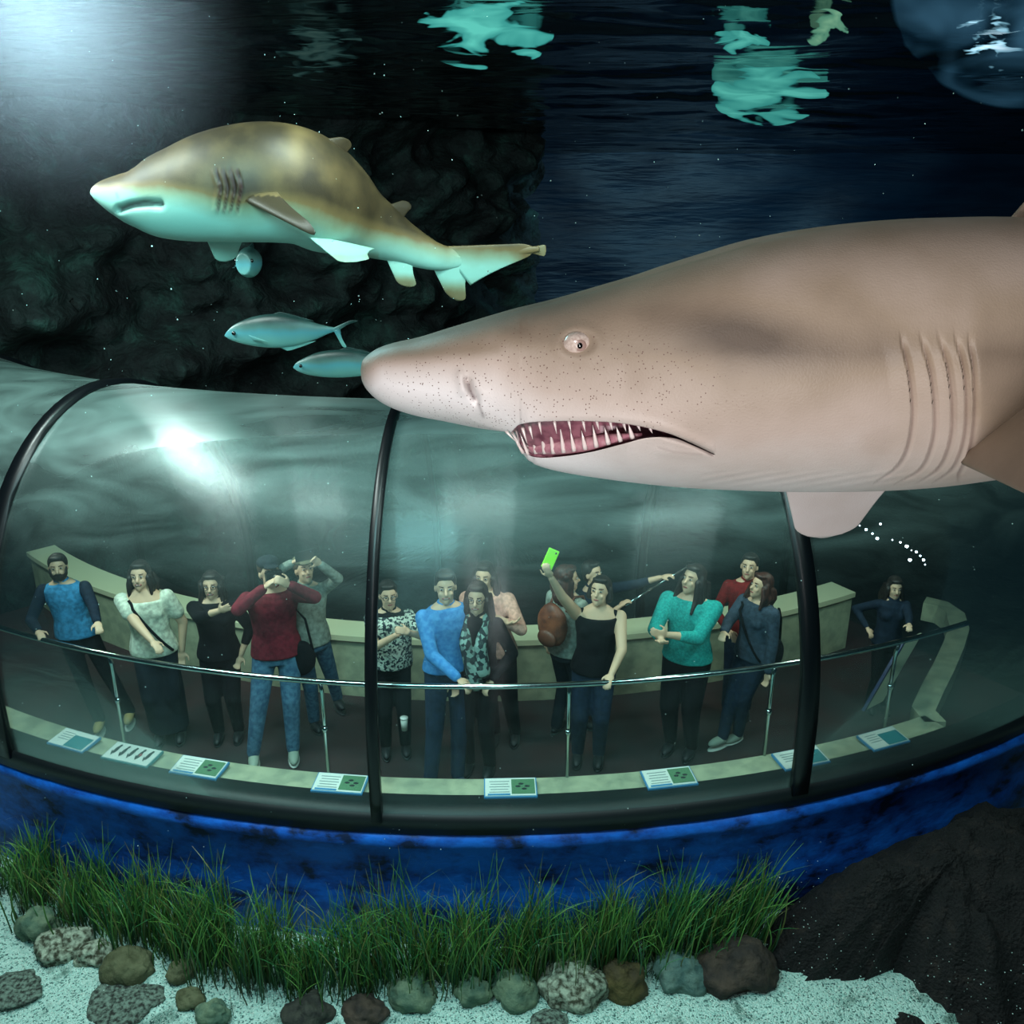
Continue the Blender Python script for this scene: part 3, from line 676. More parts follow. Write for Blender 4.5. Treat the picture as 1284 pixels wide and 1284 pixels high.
for sd in (1, -1):
    w_ = big_half(725, 431)
    c0 = S(725, 431, sd*(w_-9))
    b = MB(); b.ell(c0, (18*k1, 14.5*k1, 14*k1), Xd, Yd, Zd, 28, 18); e = b.build('eye', M_iris, big); 
    b = MB(); b.ell(c0+Vector((1*k1, -sd*13.9*k1, 0)), (3.3*k1, 1.6*k1, 3.6*k1), Xd, Yd, Zd, 14, 8); q = b.build('pupil', M_pupil, e)
    b = MB(); b.ell(c0+Vector((1*k1, -sd*12.0*k1, 0)), (8*k1, 2.4*k1, 7*k1), Xd, Yd, Zd, 20, 10); q = b.build('iris_ring', mat('iris_ring', lin(158, 130, 120), .3, coat=.6), e)
# gums and teeth
for sd in (1, -1):
    b = MB(); P = []
    for i in range(30):
        u = 655+150*i/29; J = sqrt(min(1, (u-646)/140)); v = interp(LL, u)-4; P.append(S(u, v-interp([(655, 8), (700, 9), (760, 6), (805, 2)], u), sd*(big_half(u, interp(LL, u))*J*.86)))
    b.tube(P, [3+(5.5*sin(pi*min(1, i/29*.75+.2))) *1 for i in range(30)] if False else [k1*(1.5+9*sin(pi*min(1, .25+.74*i/29))) for i in range(30)], 12)
    b.build('gum', M_gum, big)
def tooth(u, v, w_, L_, du, dw, r=2.6, up=True):
    b = MB(); pts = []; rr = []
    for i in range(7):
        q = i/6; sgn = -1 if up else 1
        pts.append(S(u+du*q, v+sgn*L_*q, w_+dw*sin(q*1.6))); rr.append(k1*max(.25, r*(1-q**1.4)))
    b.tube(pts, rr, 8); b.build('tooth', M_tooth, big)
rt = random.Random(3)
for u in (663, 672, 683, 694, 707, 720, 734, 748, 763, 778, 793):      # lower row, near side
    J = sqrt(min(1, (u-646)/140)); v = interp(LL, u)-5; big_l = interp([(663, 32), (700, 33), (760, 23), (800, 13)], u)
    tooth(u, v, big_half(u, v)*J*.97, big_l*(.85+.3*rt.random()), -5, 4, 3.2)
for u in (690, 712, 738, 765):                                         # the second lower row
    J = sqrt(min(1, (u-646)/140)); v = interp(LL, u)-7; tooth(u, v, big_half(u, v)*J*.70, 15, -3, 0, 2.0)
for u in (676, 695, 713, 731, 748, 765, 782, 800, 815):                # upper row
    v = interp(UL, u)-1; tooth(u, v, big_half(u, v)*.93, interp([(676, 16), (740, 13), (815, 6)], u)*(.85+.3*rt.random()), 3, 1, 2.0, False)
for u, v, w_, l, du in ((634, 540, 46, 13, 12), (641, 541, 30, 18, 12), (648, 540, 14, 22, 4), (648, 540, -14, 20, 6), (655, 536, 66, 20, 6), (664, 534, 74, 17, 4)):   # front upper fangs
    tooth(u, v, w_, l, du, 2, 2.2, False)
for u, v, w_, l, du in ((656, 568, 24, 27, -16), (658, 570, -16, 26, -15), (662, 570, 40, 27, -10)):   # front lower fangs
    tooth(u, v, w_, l, du, 2, 2.3, True)

# ---- the smaller shark behind
def loft_animal(name, spine, vox, mats_, fins, tone_fn, label, cat, extra=None, n=40, DN=6, group=None, it=4):
    # spine rows: pixel x, y, depth, half height px, half width ratio, tilt
    b = MB(); pts = [at(r[0], r[1], r[2]) for r in spine]; secs = []
    # resample smoothly
    m = len(spine); tt = [i for i in range(m)]; out = []
    for j in range((m-1)*DN+1):
        x = j/DN; row = [smooth_tab([(i, spine[i][k]) for i in range(m)], x) for k in range(5)]; out.append(row)
    pts = [at(r[0], r[1], r[2]) for r in out]
    for j, r in enumerate(out):
        d = (pts[min(j+1, len(pts)-1)]-pts[max(j-1, 0)]).normalized()
        side = d.cross(Vector((0, 0, 1))).normalized(); up = side.cross(d).normalized()
        k = (pts[j]-cam.location).length/F*(1.0)
        secs.append((pts[j], side*max(.0015, r[3]*r[4]*k), up*max(.0015, r[3]*k)))
    b.loft(secs, n)
    for f_ in fins:
        r0, r1, t0, t1, th = f_[:5]; b.fin(at(*r0), at(*r1), at(*t0), at(*t1), th, sweep=f_[5] if len(f_) > 5 else .12)
    if extra: extra(b)
    o = b.build(name, mats_[0])
    for m_ in mats_[1:]: o.data.materials.append(m_)
    tone_, mark_ = [], []
    for v in o.data.vertices:
        P = v.co; dz = P.z-H; dep = P.y*c_-dz*s_; px = 642+F*P.x/dep; py = 642-F*(P.y*s_+dz*c_)/dep
        a, b_ = tone_fn(px, py, P); tone_.append(a); mark_.append(b_)
    set_attr(o, 'tone', tone_); set_attr(o, 'mark', mark_)
    return tag(o, label, cat, group)
Y2 = 4.5
sp2 = [(114, 242, Y2, 2, 1.0), (120, 242, Y2, 8, 1.1), (132, 243, Y2, 15, 1.1), (150, 246, Y2, 23, 1.05), (170, 249, Y2, 31, .98), (195, 249, Y2, 42, .85), (230, 244, Y2, 51, .8), (270, 236, Y2, 59, .75),
       (310, 231, Y2+.02, 63.5, .72), (345, 230, Y2+.06, 65, .7), (378, 235, Y2+.14, 64, .66), (408, 249, Y2+.25, 62, .6), (434, 264, Y2+.36, 53, .6), (458, 279, Y2+.45, 40, .6), (480, 291, Y2+.52, 33, .6), (505, 304, Y2+.58, 25, .6),
       (528, 315, Y2+.62, 20, .6), (548, 322, Y2+.64, 16, .6), (568, 324, Y2+.66, 13, .5), (600, 322, Y2+.66, 9, .4), (640, 316, Y2+.6, 6, .4), (676, 312, Y2+.55, 3, .4)]
G2 = [[(214, 270), (235, 276), (265, 272)], [(213, 278), (235, 285), (266, 280)], [(212, 287), (235, 294), (266, 288)], [(212, 296), (235, 302), (262, 297)]]
def tone2(px, py, P):
    edge = interp([(115, 238), (150, 236), (200, 238), (250, 250), (300, 262), (350, 262), (400, 270), (450, 290), (500, 300), (560, 318), (690, 318)], px)
    wd = interp([(115, 12), (200, 34), (300, 50), (400, 60), (500, 36), (690, 30)], px)
    t = max(.05, min(1, .5+(py-edge)/wd)); mk = 0
    t += .25*gauss((px-372)/14)*gauss((py-190)/30)+.2*gauss((px-345)/20)*gauss((py-215)/20)
    if P.y < Y2+.1 and 264 < px < 306 and 208 < py < 270:
        for g in G2: mk = max(mk, .8*exp(-((px-interp(g, py)-1)/1.8)**2)*sstep(208, 216, py)*(1-sstep(262, 270, py)))
    # near pectoral is brown
    if P.y < Y2-.17 and 300 < px < 410: t = -.1
    if px > 550: t = t+(.3-t)*sstep(345, 368, py)
    if 490 < px < 535: t = t+(.35-t)*sstep(338, 354, py)
    t = t+(.3-t)*sstep(630, 670, px)
    if 380 < px < 475: t = t+(.62-t)*sstep(312, 322, py)
    # mouth line
    mk = max(mk, .85*seg_gauss(px, py, [(150, 262), (160, 257), (180, 253), (203, 256)], 3.2), .7*seg_gauss(px, py, [(150, 262), (175, 257), (188, 256)], 4.5))
    mk = max(mk, .5*seg_gauss(px, py, [(146, 243), (148, 248)], 1.8))
    return t, min(mk, .9)
fins2 = [((308, 252, Y2-.16), (346, 238, Y2-.10), (399, 299, Y2-.42), (392, 282, Y2-.40), .026, .1),
         ((250, 280, Y2+.03), (318, 286, Y2+.12), (272, 330, Y2+.1), (296, 326, Y2+.16), .02, .1),
         ((388, 176, Y2+.14), (436, 218, Y2+.3), (432, 171, Y2+.25), (443, 180, Y2+.3), .022, .2),
         ((472, 262, Y2+.46), (506, 290, Y2+.56), (508, 250, Y2+.58), (518, 258, Y2+.6), .016, .2),
         ((385, 296, Y2+.05), (470, 312, Y2+.3), (428, 331, Y2+.02), (464, 326, Y2+.12), .012, .1),
         ((476, 306, Y2+.5), (526, 318, Y2+.6), (500, 359, Y2+.55), (524, 361, Y2+.6), .010, .2),
         ((528, 306, Y2+.62), (606, 330, Y2+.66), (562, 374, Y2+.68), (584, 380, Y2+.68), .012, .22),
         ((552, 309, Y2+.66), (590, 358, Y2+.66), (668, 305, Y2+.56), (672, 318, Y2+.56), .012, .06),
         ((655, 312, Y2+.58), (668, 318, Y2+.57), (686, 306, Y2+.55), (684, 322, Y2+.55), .010, 0)]
M_shark2 = shark_skin('mottled_shark_skin', lin(46, 38, 24), (lin(98, 82, 52), lin(118, 134, 110)), lin(134, 182, 170), nscale=5, mottled=.25)  # belly colour carries the teal cast of light through water
small = loft_animal('sand_tiger_shark', sp2, .010, [M_shark2], fins2, tone2, 'smaller olive and white sand tiger shark swimming left in the upper left water', 'shark', n=110, DN=22)
# gills and mouth carved into the smaller shark
for v in small.data.vertices:
    P = v.co; dz = P.z-H; dep = P.y*c_-dz*s_; px = 642+F*P.x/dep; py = 642-F*(P.y*s_+dz*c_)/dep
    if P.y < Y2+.05:
        if 262 < px < 308 and 206 < py < 272:
            fade = sstep(208, 220, py)*(1-sstep(262, 270, py))
            for g in G2:
                du = px-interp(g, py)
                if -7 < du <= 0: v.co.y -= fade*.010*(du+7)/7
                elif 0 < du < 4: v.co.y += fade*.012*(1-du/4)
        v.co.y += .035*seg_gauss(px, py, [(150, 262), (165, 257), (185, 255), (200, 256)], 4.5)
b = MB(); b.ell(at(146, 245, Y2-.085), (.012, .012, .012)); 
ee = at(176, 236, Y2-.118); b = MB(); b.ell(ee, (.013, .010, .012), n=14, m=10); b.build('eye', mat('shark_dark_eye', lin(30, 34, 30), .2, coat=.6), small)

# ---- silver jacks
def jack_tone(y0, h):
    return lambda px, py, P: (max(0, min(1, .5+(py-y0)/h)), 0)
M_jack = shark_skin('silver_fish_skin', lin(30, 56, 54), (lin(78, 116, 112), lin(80, 148, 158)), lin(110, 168, 160), nscale=8, rough=.3)
YJ = 5.6
sj = [(282, 421, YJ, 1, .4), (288, 420, YJ, 6, .45), (300, 418, YJ, 12, .45), (320, 416, YJ, 17.5, .42), (345, 415, YJ, 20, .4), (370, 415, YJ, 17, .38), (392, 415, YJ, 11, .36), (408, 414, YJ, 5.5, .4), (420, 413, YJ, 2.5, .5), (426, 413, YJ, 2, .5)]
fj = [((418, 411, YJ), (426, 414, YJ), (440, 401, YJ), (452, 402, YJ), .008, .3), ((418, 414, YJ), (427, 413, YJ), (430, 436, YJ), (436, 436, YJ), .008, .3),
      ((330, 398, YJ), (400, 408, YJ), (352, 390, YJ), (400, 404, YJ), .006, .3), ((345, 433, YJ), (398, 422, YJ), (362, 441, YJ), (402, 426, YJ), .006, .3), ((312, 420, YJ-.05), (318, 427, YJ-.05), (335, 428, YJ-.07), (338, 430, YJ-.07), .005)]
jk = loft_animal('jack_fish', sj, .008, [M_jack], fj, jack_tone(416, 26), 'silver fish with forked tail left of the big shark snout, upper of two', 'fish')
b = MB(); b.ell(at(293, 418, YJ-.04), (.013, .008, .013)); b.build('eye', M_pupil, jk)
sj2 = [(368, 461, YJ+.5, 1, .4), (374, 460, YJ+.5, 6, .45), (386, 459, YJ+.5, 11, .45), (404, 457, YJ+.5, 15.5, .42), (428, 456, YJ+.5, 17, .4), (452, 456, YJ+.5, 15, .38), (476, 456, YJ+.5, 9, .36), (492, 455, YJ+.5, 4, .4), (502, 454, YJ+.5, 2, .5)]
fj2 = [((494, 452, YJ+.5), (502, 455, YJ+.5), (516, 441, YJ+.5), (526, 441, YJ+.5), .008, .3), ((494, 456, YJ+.5), (502, 455, YJ+.5), (516, 473, YJ+.5), (526, 475, YJ+.5), .008, .3), ((420, 441, YJ+.5), (480, 449, YJ+.5), (436, 434, YJ+.5), (480, 446, YJ+.5), .006, .3)]
jk2 = loft_animal('jack_fish', sj2, .008, [M_jack], fj2, jack_tone(457, 22), 'silver fish half hidden behind the tip of the big shark snout', 'fish')
b = MB(); b.ell(at(377, 459, YJ+.455), (.012, .008, .012)); b.build('eye', M_pupil, jk2)
# a round fish coming head-on under the smaller shark
b = MB(); c = at(305, 331, 6.4)
b.loft([(c+Vector((.0, .45*q, 0)), Vector((max(.004, .075*sin(pi*min(1, .25+q*.75))), 0, 0)), Vector((0, 0, max(.004, .105*sin(pi*min(1, .25+q*.75))))) ) for q in [i/10 for i in range(11)]], 20)
b.fin(c+Vector((0, .1, .09)), c+Vector((0, .35, .05)), c+Vector((0, .28, .15)), c+Vector((0, .38, .12)), .006)
b.fin(c+Vector((-.06, .06, 0)), c+Vector((-.06, .12, -.03)), c+Vector((-.13, .12, -.04)), c+Vector((-.13, .15, -.06)), .005)
rf = b.remesh('round_fish', M_jack, .008); set_attr(rf, 'tone', [max(0, min(1, .5-(v.co.z-c.z)/.16)) for v in rf.data.vertices]); set_attr(rf, 'mark', [0]*len(rf.data.vertices))
tag(rf, 'round silvery fish seen head-on just below the smaller shark pectoral fin', 'fish')
for sx in (-1, 1):
    b = MB(); b.ell(c+Vector((sx*.055, .02, .02)), (.012, .012, .014)); b.build('eye', M_pupil, rf)
# faint pale fish far behind near the surface
sjf = [(326, 52, 8, 1, .4), (334, 50, 8, 5, .4), (346, 48, 8, 8, .4), (358, 46, 8, 5, .4), (366, 44, 8, 2, .4)]
loft_animal('distant_fish', sjf, .012, [M_jack], [((362, 43, 8), (367, 46, 8), (372, 34, 8), (376, 36, 8), .008, .2), ((362, 45, 8), (367, 44, 8), (374, 54, 8), (377, 53, 8), .008, .2)], jack_tone(48, 20), 'small dim fish near the water surface at the upper left', 'fish')
# ================================================================== PEOPLE
SKIN = mat('skin', lin(214, 176, 146), .55)
SKIN2 = mat('tanned_skin', lin(188, 142, 112), .55)
M_hair_dk = mat('dark_brown_hair', lin(34, 24, 22), .55, col2=lin(16, 12, 12), noise_=60, stretch=(1, 1, .15))
M_hair_rd = mat('reddish_brown_hair', lin(74, 38, 30), .55, col2=lin(44, 22, 20), noise_=60, stretch=(1, 1, .15))
M_hair_br = mat('brown_hair', lin(78, 56, 40), .55, col2=lin(50, 36, 28), noise_=60, stretch=(1, 1, .15))
M_eyew = mat('eye_white', lin(190, 190, 185), .3); M_lip = mat('lips', lin(150, 74, 70), .5); M_teeth = mat('smile_teeth', lin(196, 188, 178), .5)
M_brow = mat('eyebrow_hair', lin(40, 28, 24), .7); M_shoe = mat('dark_shoe', lin(24, 26, 30), .5); M_sole = mat('white_sole', lin(200, 205, 195), .6)
def ik(a, t, l1, l2, hint):
    d = t-a; L_ = d.length; m_ = (l1+l2)*.998
    if L_ > m_: t = a+d*(m_/L_); d = t-a; L_ = m_
    x = (l1*l1-l2*l2+L_*L_)/(2*L_); h = sqrt(max(0, l1*l1-x*x)); dn = d.normalized()
    hp = (hint-dn*hint.dot(dn)).normalized()
    return a+dn*x+hp*h, t
def hand_prims(b, wrist, dirn, palm_n, s, curl, side):
    # palm, four fingers of unequal length and a thumb leaving the side of the palm
    dirn = dirn.normalized(); palm_n = (palm_n-dirn*palm_n.dot(dirn)).normalized(); lat = dirn.cross(palm_n)*side
    pc = wrist+dirn*.045*s; b.ell(pc, (.052*s, .041*s, .017*s), dirn, lat, palm_n, 12, 8)
    for k, (o, l) in enumerate(((-.029, .064), (-.010, .074), (.010, .070), (.028, .056))):
        p = wrist+dirn*.082*s+lat*o*s; d = dirn+lat*o*3; d.normalize()
        for j in range(3):
            ang = curl*(j+.6); dd = (d*cos(ang)+palm_n*sin(ang)).normalized(); q = p+dd*l*s*(.42, .32, .26)[j]
            b.caps(p, q, .0092*s, .0082*s, 8); p = q
    p = wrist+dirn*.025*s-lat*.034*s; d = (dirn*.75-lat*.75+palm_n*.3).normalized(); q = p+d*.038*s; b.caps(p, q, .0125*s, .0105*s, 8)
    d2 = (dirn+palm_n*.5*min(1, curl*2)-lat*.15).normalized(); b.caps(q, q+d2*.033*s, .0105*s, .009*s, 8)
def person(label, head_px, R, yaw=0, hyaw=None, hpitch=0, htilt=0, L_=None, Rr=None, feet=(-.09, .09), lean=(0, 0), top=None, sleeve='long', bottom=None, hair=('short', None), skin=SKIN,
           build=1.0, female=False, beard=False, glasses=False, shoes=None, smile=True, Lc=.5, Rc=.5, palmL=None, palmR=None, sleeveM=None, skirt=False, neck_low=0, hat=None, hemz=.88, hh=None, eL=None, eR=None, collar=None, feetpx=None, leg_dy=0):
    hd = on_r(head_px[0], head_px[1], R); h = hh or hd.z; s = h/1.7
    root = empty('person', (hd.x+lean[0], hd.y+lean[1], 0)); tag(root, label, 'person')
    Y = math.radians(yaw); lat = Vector((cos(Y), sin(Y), 0)); fd = Vector((sin(Y), -cos(Y), 0)); up = Vector((0, 0, 1))
    F0 = Vector((hd.x+lean[0], hd.y+lean[1], 0)); ln = Vector((-lean[0], -lean[1], 0))
    def P(z, x=0, y=0): return F0+ln*(min(1, z/1.55))**1.2+lat*(x*s)+fd*(y*s)+up*(z*s)
    w_ = build*(.92 if female else 1.0)
    b = MB()
    T_ = [(.84, .135, .10), (.92, .165 if not female else .175, .115), (1.0, .155, .11), (1.08, .132, .10), (1.2, .15, .112), (1.3, .168, .118), (1.38, .165, .10), (1.43, .12, .075), (1.47, .062, .058)]
    b.loft([(P(z), lat*(a*w_*s), fd*(d*build*s)) for z, a, d in T_], 20)
    if female:
        for sx in (-1, 1): b.ell(P(1.27, sx*.07, .075), (.062*s*build, .055*s, .06*s), lat, fd, up, 12, 8)
    b.caps(P(1.42, 0, 0), P(1.53, 0, .015), .056*s, .052*s)
    # head
    hy = math.radians(hyaw if hyaw is not None else yaw); hp = math.radians(hpitch); ht = math.radians(htilt)
    f0 = Vector((sin(hy), -cos(hy), 0)); hf = (f0*cos(hp)+up*sin(hp)).normalized(); hl = Vector((cos(hy), sin(hy), 0)); hu = hl.cross(hf)*-1
    hu = hf.cross(hl)*-1 if hf.cross(hl).z < 0 else hf.cross(hl)
    hl2 = (hl*cos(ht)+hu*sin(ht)); hu = (hu*cos(ht)-hl*sin(ht)); hl = hl2
    hc = P(1.585); hs = s*1.0
    def Q(x, y, z): return hc+hl*(x*hs)+hf*(y*hs)+hu*(z*hs)
    b.ell(Q(0, -.012, .025), (.074*hs, .094*hs, .092*hs), hl, hf, hu, 20, 14)
    b.ell(Q(0, .022, -.045), (.058*hs, .066*hs, .072*hs), hl, hf, hu, 18, 12)
    b.caps(Q(0, .062, -.095), Q(0, .066, -.085), .022*hs, .022*hs, 10)
    b.caps(Q(0, .082, .012), Q(0, .102, -.022), .009*hs, .014*hs, 8)
    for sx in (-1, 1):
        b.ell(Q(sx*.076, -.005, -.01), (.009*hs, .018*hs, .03*hs), hl, hf, hu, 8, 8)
        b.ell(Q(sx*.034, .066, -.028), (.02*hs, .016*hs, .018*hs), hl, hf, hu, 10, 8)
    # legs
    legs = []
    for k, sx in enumerate((-1, 1)):
        hip = P(.90, sx*.085*w_, 0)
        if feetpx: g_ = ground(feetpx[k][0], feetpx[k][1], .05); ank = Vector((g_.x, g_.y, .085*s))
        else: ank = P(.085, feet[k] if True else 0, leg_dy*sx)
        kn, ank = ik(hip, ank, .43*s, .41*s, fd+up*.05); legs.append((hip, kn, ank))
        b.caps(hip, kn, .080*s*build, .055*s*build); b.caps(kn, ank, .054*s*build, .038*s)
        b.caps(ank-up*.02*s, ank+fd*.12*s-up*.055*s, .036*s, .028*s)
    # arms
    arms = []
    for k, (sx, tg, cu, pn, eh) in enumerate(((-1, L_, Lc, palmL, eL), (1, Rr, Rc, palmR, eR))):
        sh = P(1.375, sx*.172*w_, 0)
        t = tg if isinstance(tg, Vector) else P(*((.80, sx*.24, .06) if tg is None else (tg[2], tg[0], tg[1])))
        hint = Vector(eh) if eh else (lat*sx*.7-up*.6-fd*.4)
        el, wr = ik(sh, t, .285*s, .255*s, hint); arms.append((sh, el, wr))
        b.caps(sh, el, .050*s*build, .038*s*build); b.caps(el, wr, .038*s*build, .026*s)
        d = (wr-el).normalized(); pn = Vector(pn) if pn else (-up if abs(d.z) < .7 else fd)
        hand_prims(b, wr+d*.010*s, d, pn, s*.93, cu, sx)
    b.remesh('body', skin, .0085, root, it=3)
    # face
    if True:
        for sx in (-1, 1):
            q = MB(); q.ell(Q(sx*.031, .0785, .012), (.012*hs, .006*hs, .006*hs), hl, hf, hu, 10, 8); e = q.build('eye', M_eyew, root)
            q = MB(); q.ell(Q(sx*.031, .0845, .012), (.0072*hs, .004*hs, .0065*hs), hl, hf, hu, 8, 6); q.build('iris', M_pupil, root)
            q = MB(); q.caps(Q(sx*.018, .089, .034), Q(sx*.048, .076, .036), .0045*hs, .003*hs, 6); q.build('eyebrow', M_brow, root)
        q = MB(); q.ell(Q(0, .080, -.058), ((.030 if smile else .023)*hs, .010*hs, (.011 if smile else .007)*hs), hl, hf, hu, 12, 8); q.build('mouth', M_lip, root)
        if smile: q = MB(); q.ell(Q(0, .0865, -.057), (.020*hs, .004*hs, .0045*hs), hl, hf, hu, 12, 6); q.build('teeth', M_teeth, root)
    if glasses:
        q = MB()
        for sx in (-1, 1):
            q.tube([Q(sx*.033+.024*cos(t*pi/8), .096, .010+.019*sin(t*pi/8)) for t in range(17)], .0028*hs, 6); q.tube([Q(sx*.057, .094, .012), Q(sx*.08, .0, .012)], .0022*hs, 6)
        q.build('glasses', mat('dark_frame', lin(20, 20, 22), .3), root)
    if beard:
        q = MB(); q.ell(Q(0, .030, -.070), (.064*hs, .066*hs, .055*hs), hl, hf, hu); q.ell(Q(0, .085, -.040), (.030*hs, .012*hs, .008*hs), hl, hf, hu, 10, 8)
        for sx in (-1, 1): q.caps(Q(sx*.066, .02, 0), Q(sx*.055, .03, -.06), .014*hs, .02*hs)
        q.remesh('beard', M_hair_dk, .008, root, it=2)
    # hair
    st, hm = hair
    if st:
        hr = random.Random(int(head_px[0])*3); q = MB(); q.ell(Q(0, -.028, .042), (.086*hs, .096*hs, .092*hs), hl, hf, hu)
        q.ell(Q(0, .03, .098), (.066*hs, .050*hs, .024*hs), hl, hf, hu)
        if st == 'short':
            q.ell(Q(0, -.05, -.02), (.074*hs, .06*hs, .07*hs), hl, hf, hu)
        else:
            ln_ = {'bob': .17, 'long': .30, 'ponytail': .05, 'curly': .22}[st]
            for sx in (-1, 1):
                q.caps(Q(sx*.078, -.01, .03), Q(sx*.088, -.005, -.05), .024*hs, .026*hs)
                if st != 'ponytail':
                    for k in range(5):
                        x0 = sx*(.066+.022*hr.random()); y0 = .03-.035*k
                        a_ = Q(x0, y0, -.01); c_2 = Q(x0*(1.15+.25*hr.random()), y0-.01, -ln_*.5); e_ = Q(x0*(1.0+.5*hr.random()), y0+.03*hr.random(), -ln_*(.8+.35*hr.random()))
                        q.caps(a_, c_2, .020*hs, .024*hs); q.caps(c_2, e_, .024*hs, .013*hs)
            q.ell(Q(0, -.07, -.03), (.085*hs, .055*hs, .10*hs), hl, hf, hu)
            if st != 'ponytail': q.ell(Q(0, -.085, -ln_*.55), (.10*hs, .05*hs, ln_*.55*hs), hl, hf, hu)
            else: q.caps(Q(0, -.12, .03), Q(0, -.15, -.12), .03*hs, .018*hs)
            if st == 'curly':
                rr = random.Random(int(head_px[0]))
                for k in range(26):
                    a = rr.uniform(0, 2*pi); z = rr.uniform(-.2, .05)
                    if cos(a) > .45 and z > -.17: continue
                    q.ell(Q(.092*sin(a), -.025+.085*cos(a), z), (.032*hs,)*3, hl, hf, hu, 8, 6)
        q.remesh('hair', hm, .009, root, it=2)
    if hat:
        q = MB(); q.ell(Q(0, -.01, .085), (.088*hs, .10*hs, .055*hs), hl, hf, hu); q.ell(Q(0, .10, .07), (.065*hs, .06*hs, .009*hs), hl, hf, hu); q.remesh('cap', hat, .008, root, it=2)
    # clothes
    g = .014
    if top:
        q = MB(); secs = []
        for z, a, d in T_:
            if z < hemz-.04 or z > 1.44-neck_low: continue
            secs.append((P(z), lat*((a*w_+g+(.010 if z < 1.1 else 0))*s), fd*((d*build+g+(.012 if z < 1.1 else 0))*s)))
        q.loft([(P(hemz), lat*((.165*w_+.03)*s), fd*((.115*build+.028)*s))]+[x for x in secs if (x[0]-P(hemz)).dot(up) > .02]+[(P(1.445-neck_low), lat*((.10 if neck_low else .070)*s), fd*((.07 if neck_low else .066)*s))]+([] if neck_low else [(P(1.485), lat*(.064*s), fd*(.062*s))]), 22)
        if female:
            for sx in (-1, 1): q.ell(P(1.27, sx*.07, .078), (.072*s*build, .062*s, .07*s), lat, fd, up, 12, 8)
        sleeves = q
        if sleeveM: q.remesh('shirt', top, .010, root, it=5); sleeves = MB()
        for sh, el, wr in arms:
            e2 = {'long': 1.0, 'three': .55, 'short': -.35, 'none': -9}[sleeve]
            if e2 == -9:
                if neck_low: sleeves.caps(sh+(P(1.385)-sh)*.25, sh+(P(1.4)-sh)*.3, .052*s, .05*s)
                continue
            if e2 > 0:
                sleeves.caps(sh, el, .059*s*build, .049*s*build); w2 = el.lerp(wr, e2*.95)
                sleeves.caps(el, w2, .049*s*build, .038*s*build)
            else: sleeves.caps(sh, sh.lerp(el, .58), .061*s*build, .062*s*build)
        if sleeves.V and (sleeveM or True): sleeves.remesh('sleeves' if sleeveM else 'shirt', sleeveM or top, .010, root, it=5)
    if bottom:
        q = MB(); q.loft([(P(z), lat*((a*w_+.012)*s), fd*((d*build+.012)*s)) for z, a, d in ((.82, .15, .11), (.92, .172, .118), (1.0, .158, .112), (1.05, .14, .105))], 20)
        if skirt:
            q.loft([(P(.12), lat*(.17*s), fd*(.15*s)), (P(.5), lat*(.18*s), fd*(.15*s)), (P(.85), lat*(.175*s), fd*(.13*s))], 20)
        for hip, kn, ank in legs:
            q.caps(hip, kn, .092*s*build, .068*s*build); q.caps(kn, ank, .067*s*build, .054*s)
        q.remesh('trousers' if not skirt else 'long_skirt', bottom, .011, root, it=5)
    for hip, kn, ank in legs:
        q = MB(); q.ell(ank+fd*.055*s-up*.040*s, (.045*s, .125*s, .042*s), lat, fd, up, 14, 10)
        q.ell(ank-up*.02*s, (.046*s, .055*s, .06*s), lat, fd, up); so = q.build('shoe', shoes or M_shoe, root)
        q = MB(); q.ell(Vector((ank.x, ank.y, 0))+fd*.055*s+up*.012*s, (.047*s, .13*s, .011*s), lat, fd, up, 14, 6); q.build('sole', M_sole if shoes else M_shoe, root)
    return dict(root=root, P=P, Q=Q, s=s, lat=lat, fd=fd, up=up, arms=arms, hl=hl, hf=hf, hu=hu, w=w_, b=build)
def hp_(px, py, R): return on_r(px, py, R)
def railp(px):
    p = None
    for y in range(700, 900):
        q = on_r(px, y, RR)
        if q.z <= 1.0: p = q; break
    return Vector((p.x, p.y, .985))
def grip(px, dz=.03, dy=.05, dx=0): r = railp(px); return r+Vector((dx, dy, dz))
def cloth(n, c, c2=None, sc_=30, **k): return mat(n, lin(*c), .85, spec=.2, col2=lin(*(c2 or [int(x*.8) for x in c])), noise_=sc_, bump=(40, .3, .01), **k)
M_blue_tee = cloth('bright_blue_cotton', (70, 150, 200)); M_navy = cloth('navy_cotton', (28, 42, 60)); M_blk = cloth('black_cotton', (14, 16, 22)); M_jeans = cloth('blue_denim', (78, 116, 142), (54, 88, 116))
M_blouse = cloth('off_white_blouse', (220, 225, 205)); M_maroon = cloth('maroon_fleece', (122, 36, 50)); M_greysw = cloth('pale_grey_wool', (150, 160, 150)); M_dkden = cloth('dark_denim', (34, 50, 72))
M_shirt_bl = cloth('blue_dress_shirt', (80, 148, 206), (60, 126, 190)); M_turq = cloth('turquoise_knit', (42, 168, 160), (30, 140, 138), 60); M_redsw = cloth('red_sweatshirt', (132, 30, 32)); M_slate = cloth('slate_grey_fleece', (66, 80, 98))
M_peach = cloth('peach_blouse', (222, 168, 150)); M_pattern = mat('patterned_cotton', lin(196, 204, 190), .85, col2=lin(30, 46, 54), voro=70); M_scarf = mat('floral_scarf', lin(24, 40, 46), .85, col2=lin(128, 156, 148), voro=34)
M_dkskirt = cloth('charcoal_skirt', (30, 38, 48)); M_tan_shoe = mat('tan_shoe', lin(170, 150, 96), .6); M_grey_shoe = mat('grey_sneaker', lin(150, 165, 150), .6)
M_camera = mat('camera_black', lin(14, 14, 16), .35); M_lens = mat('lens_glass', lin(20, 28, 50), .05, coat=1)

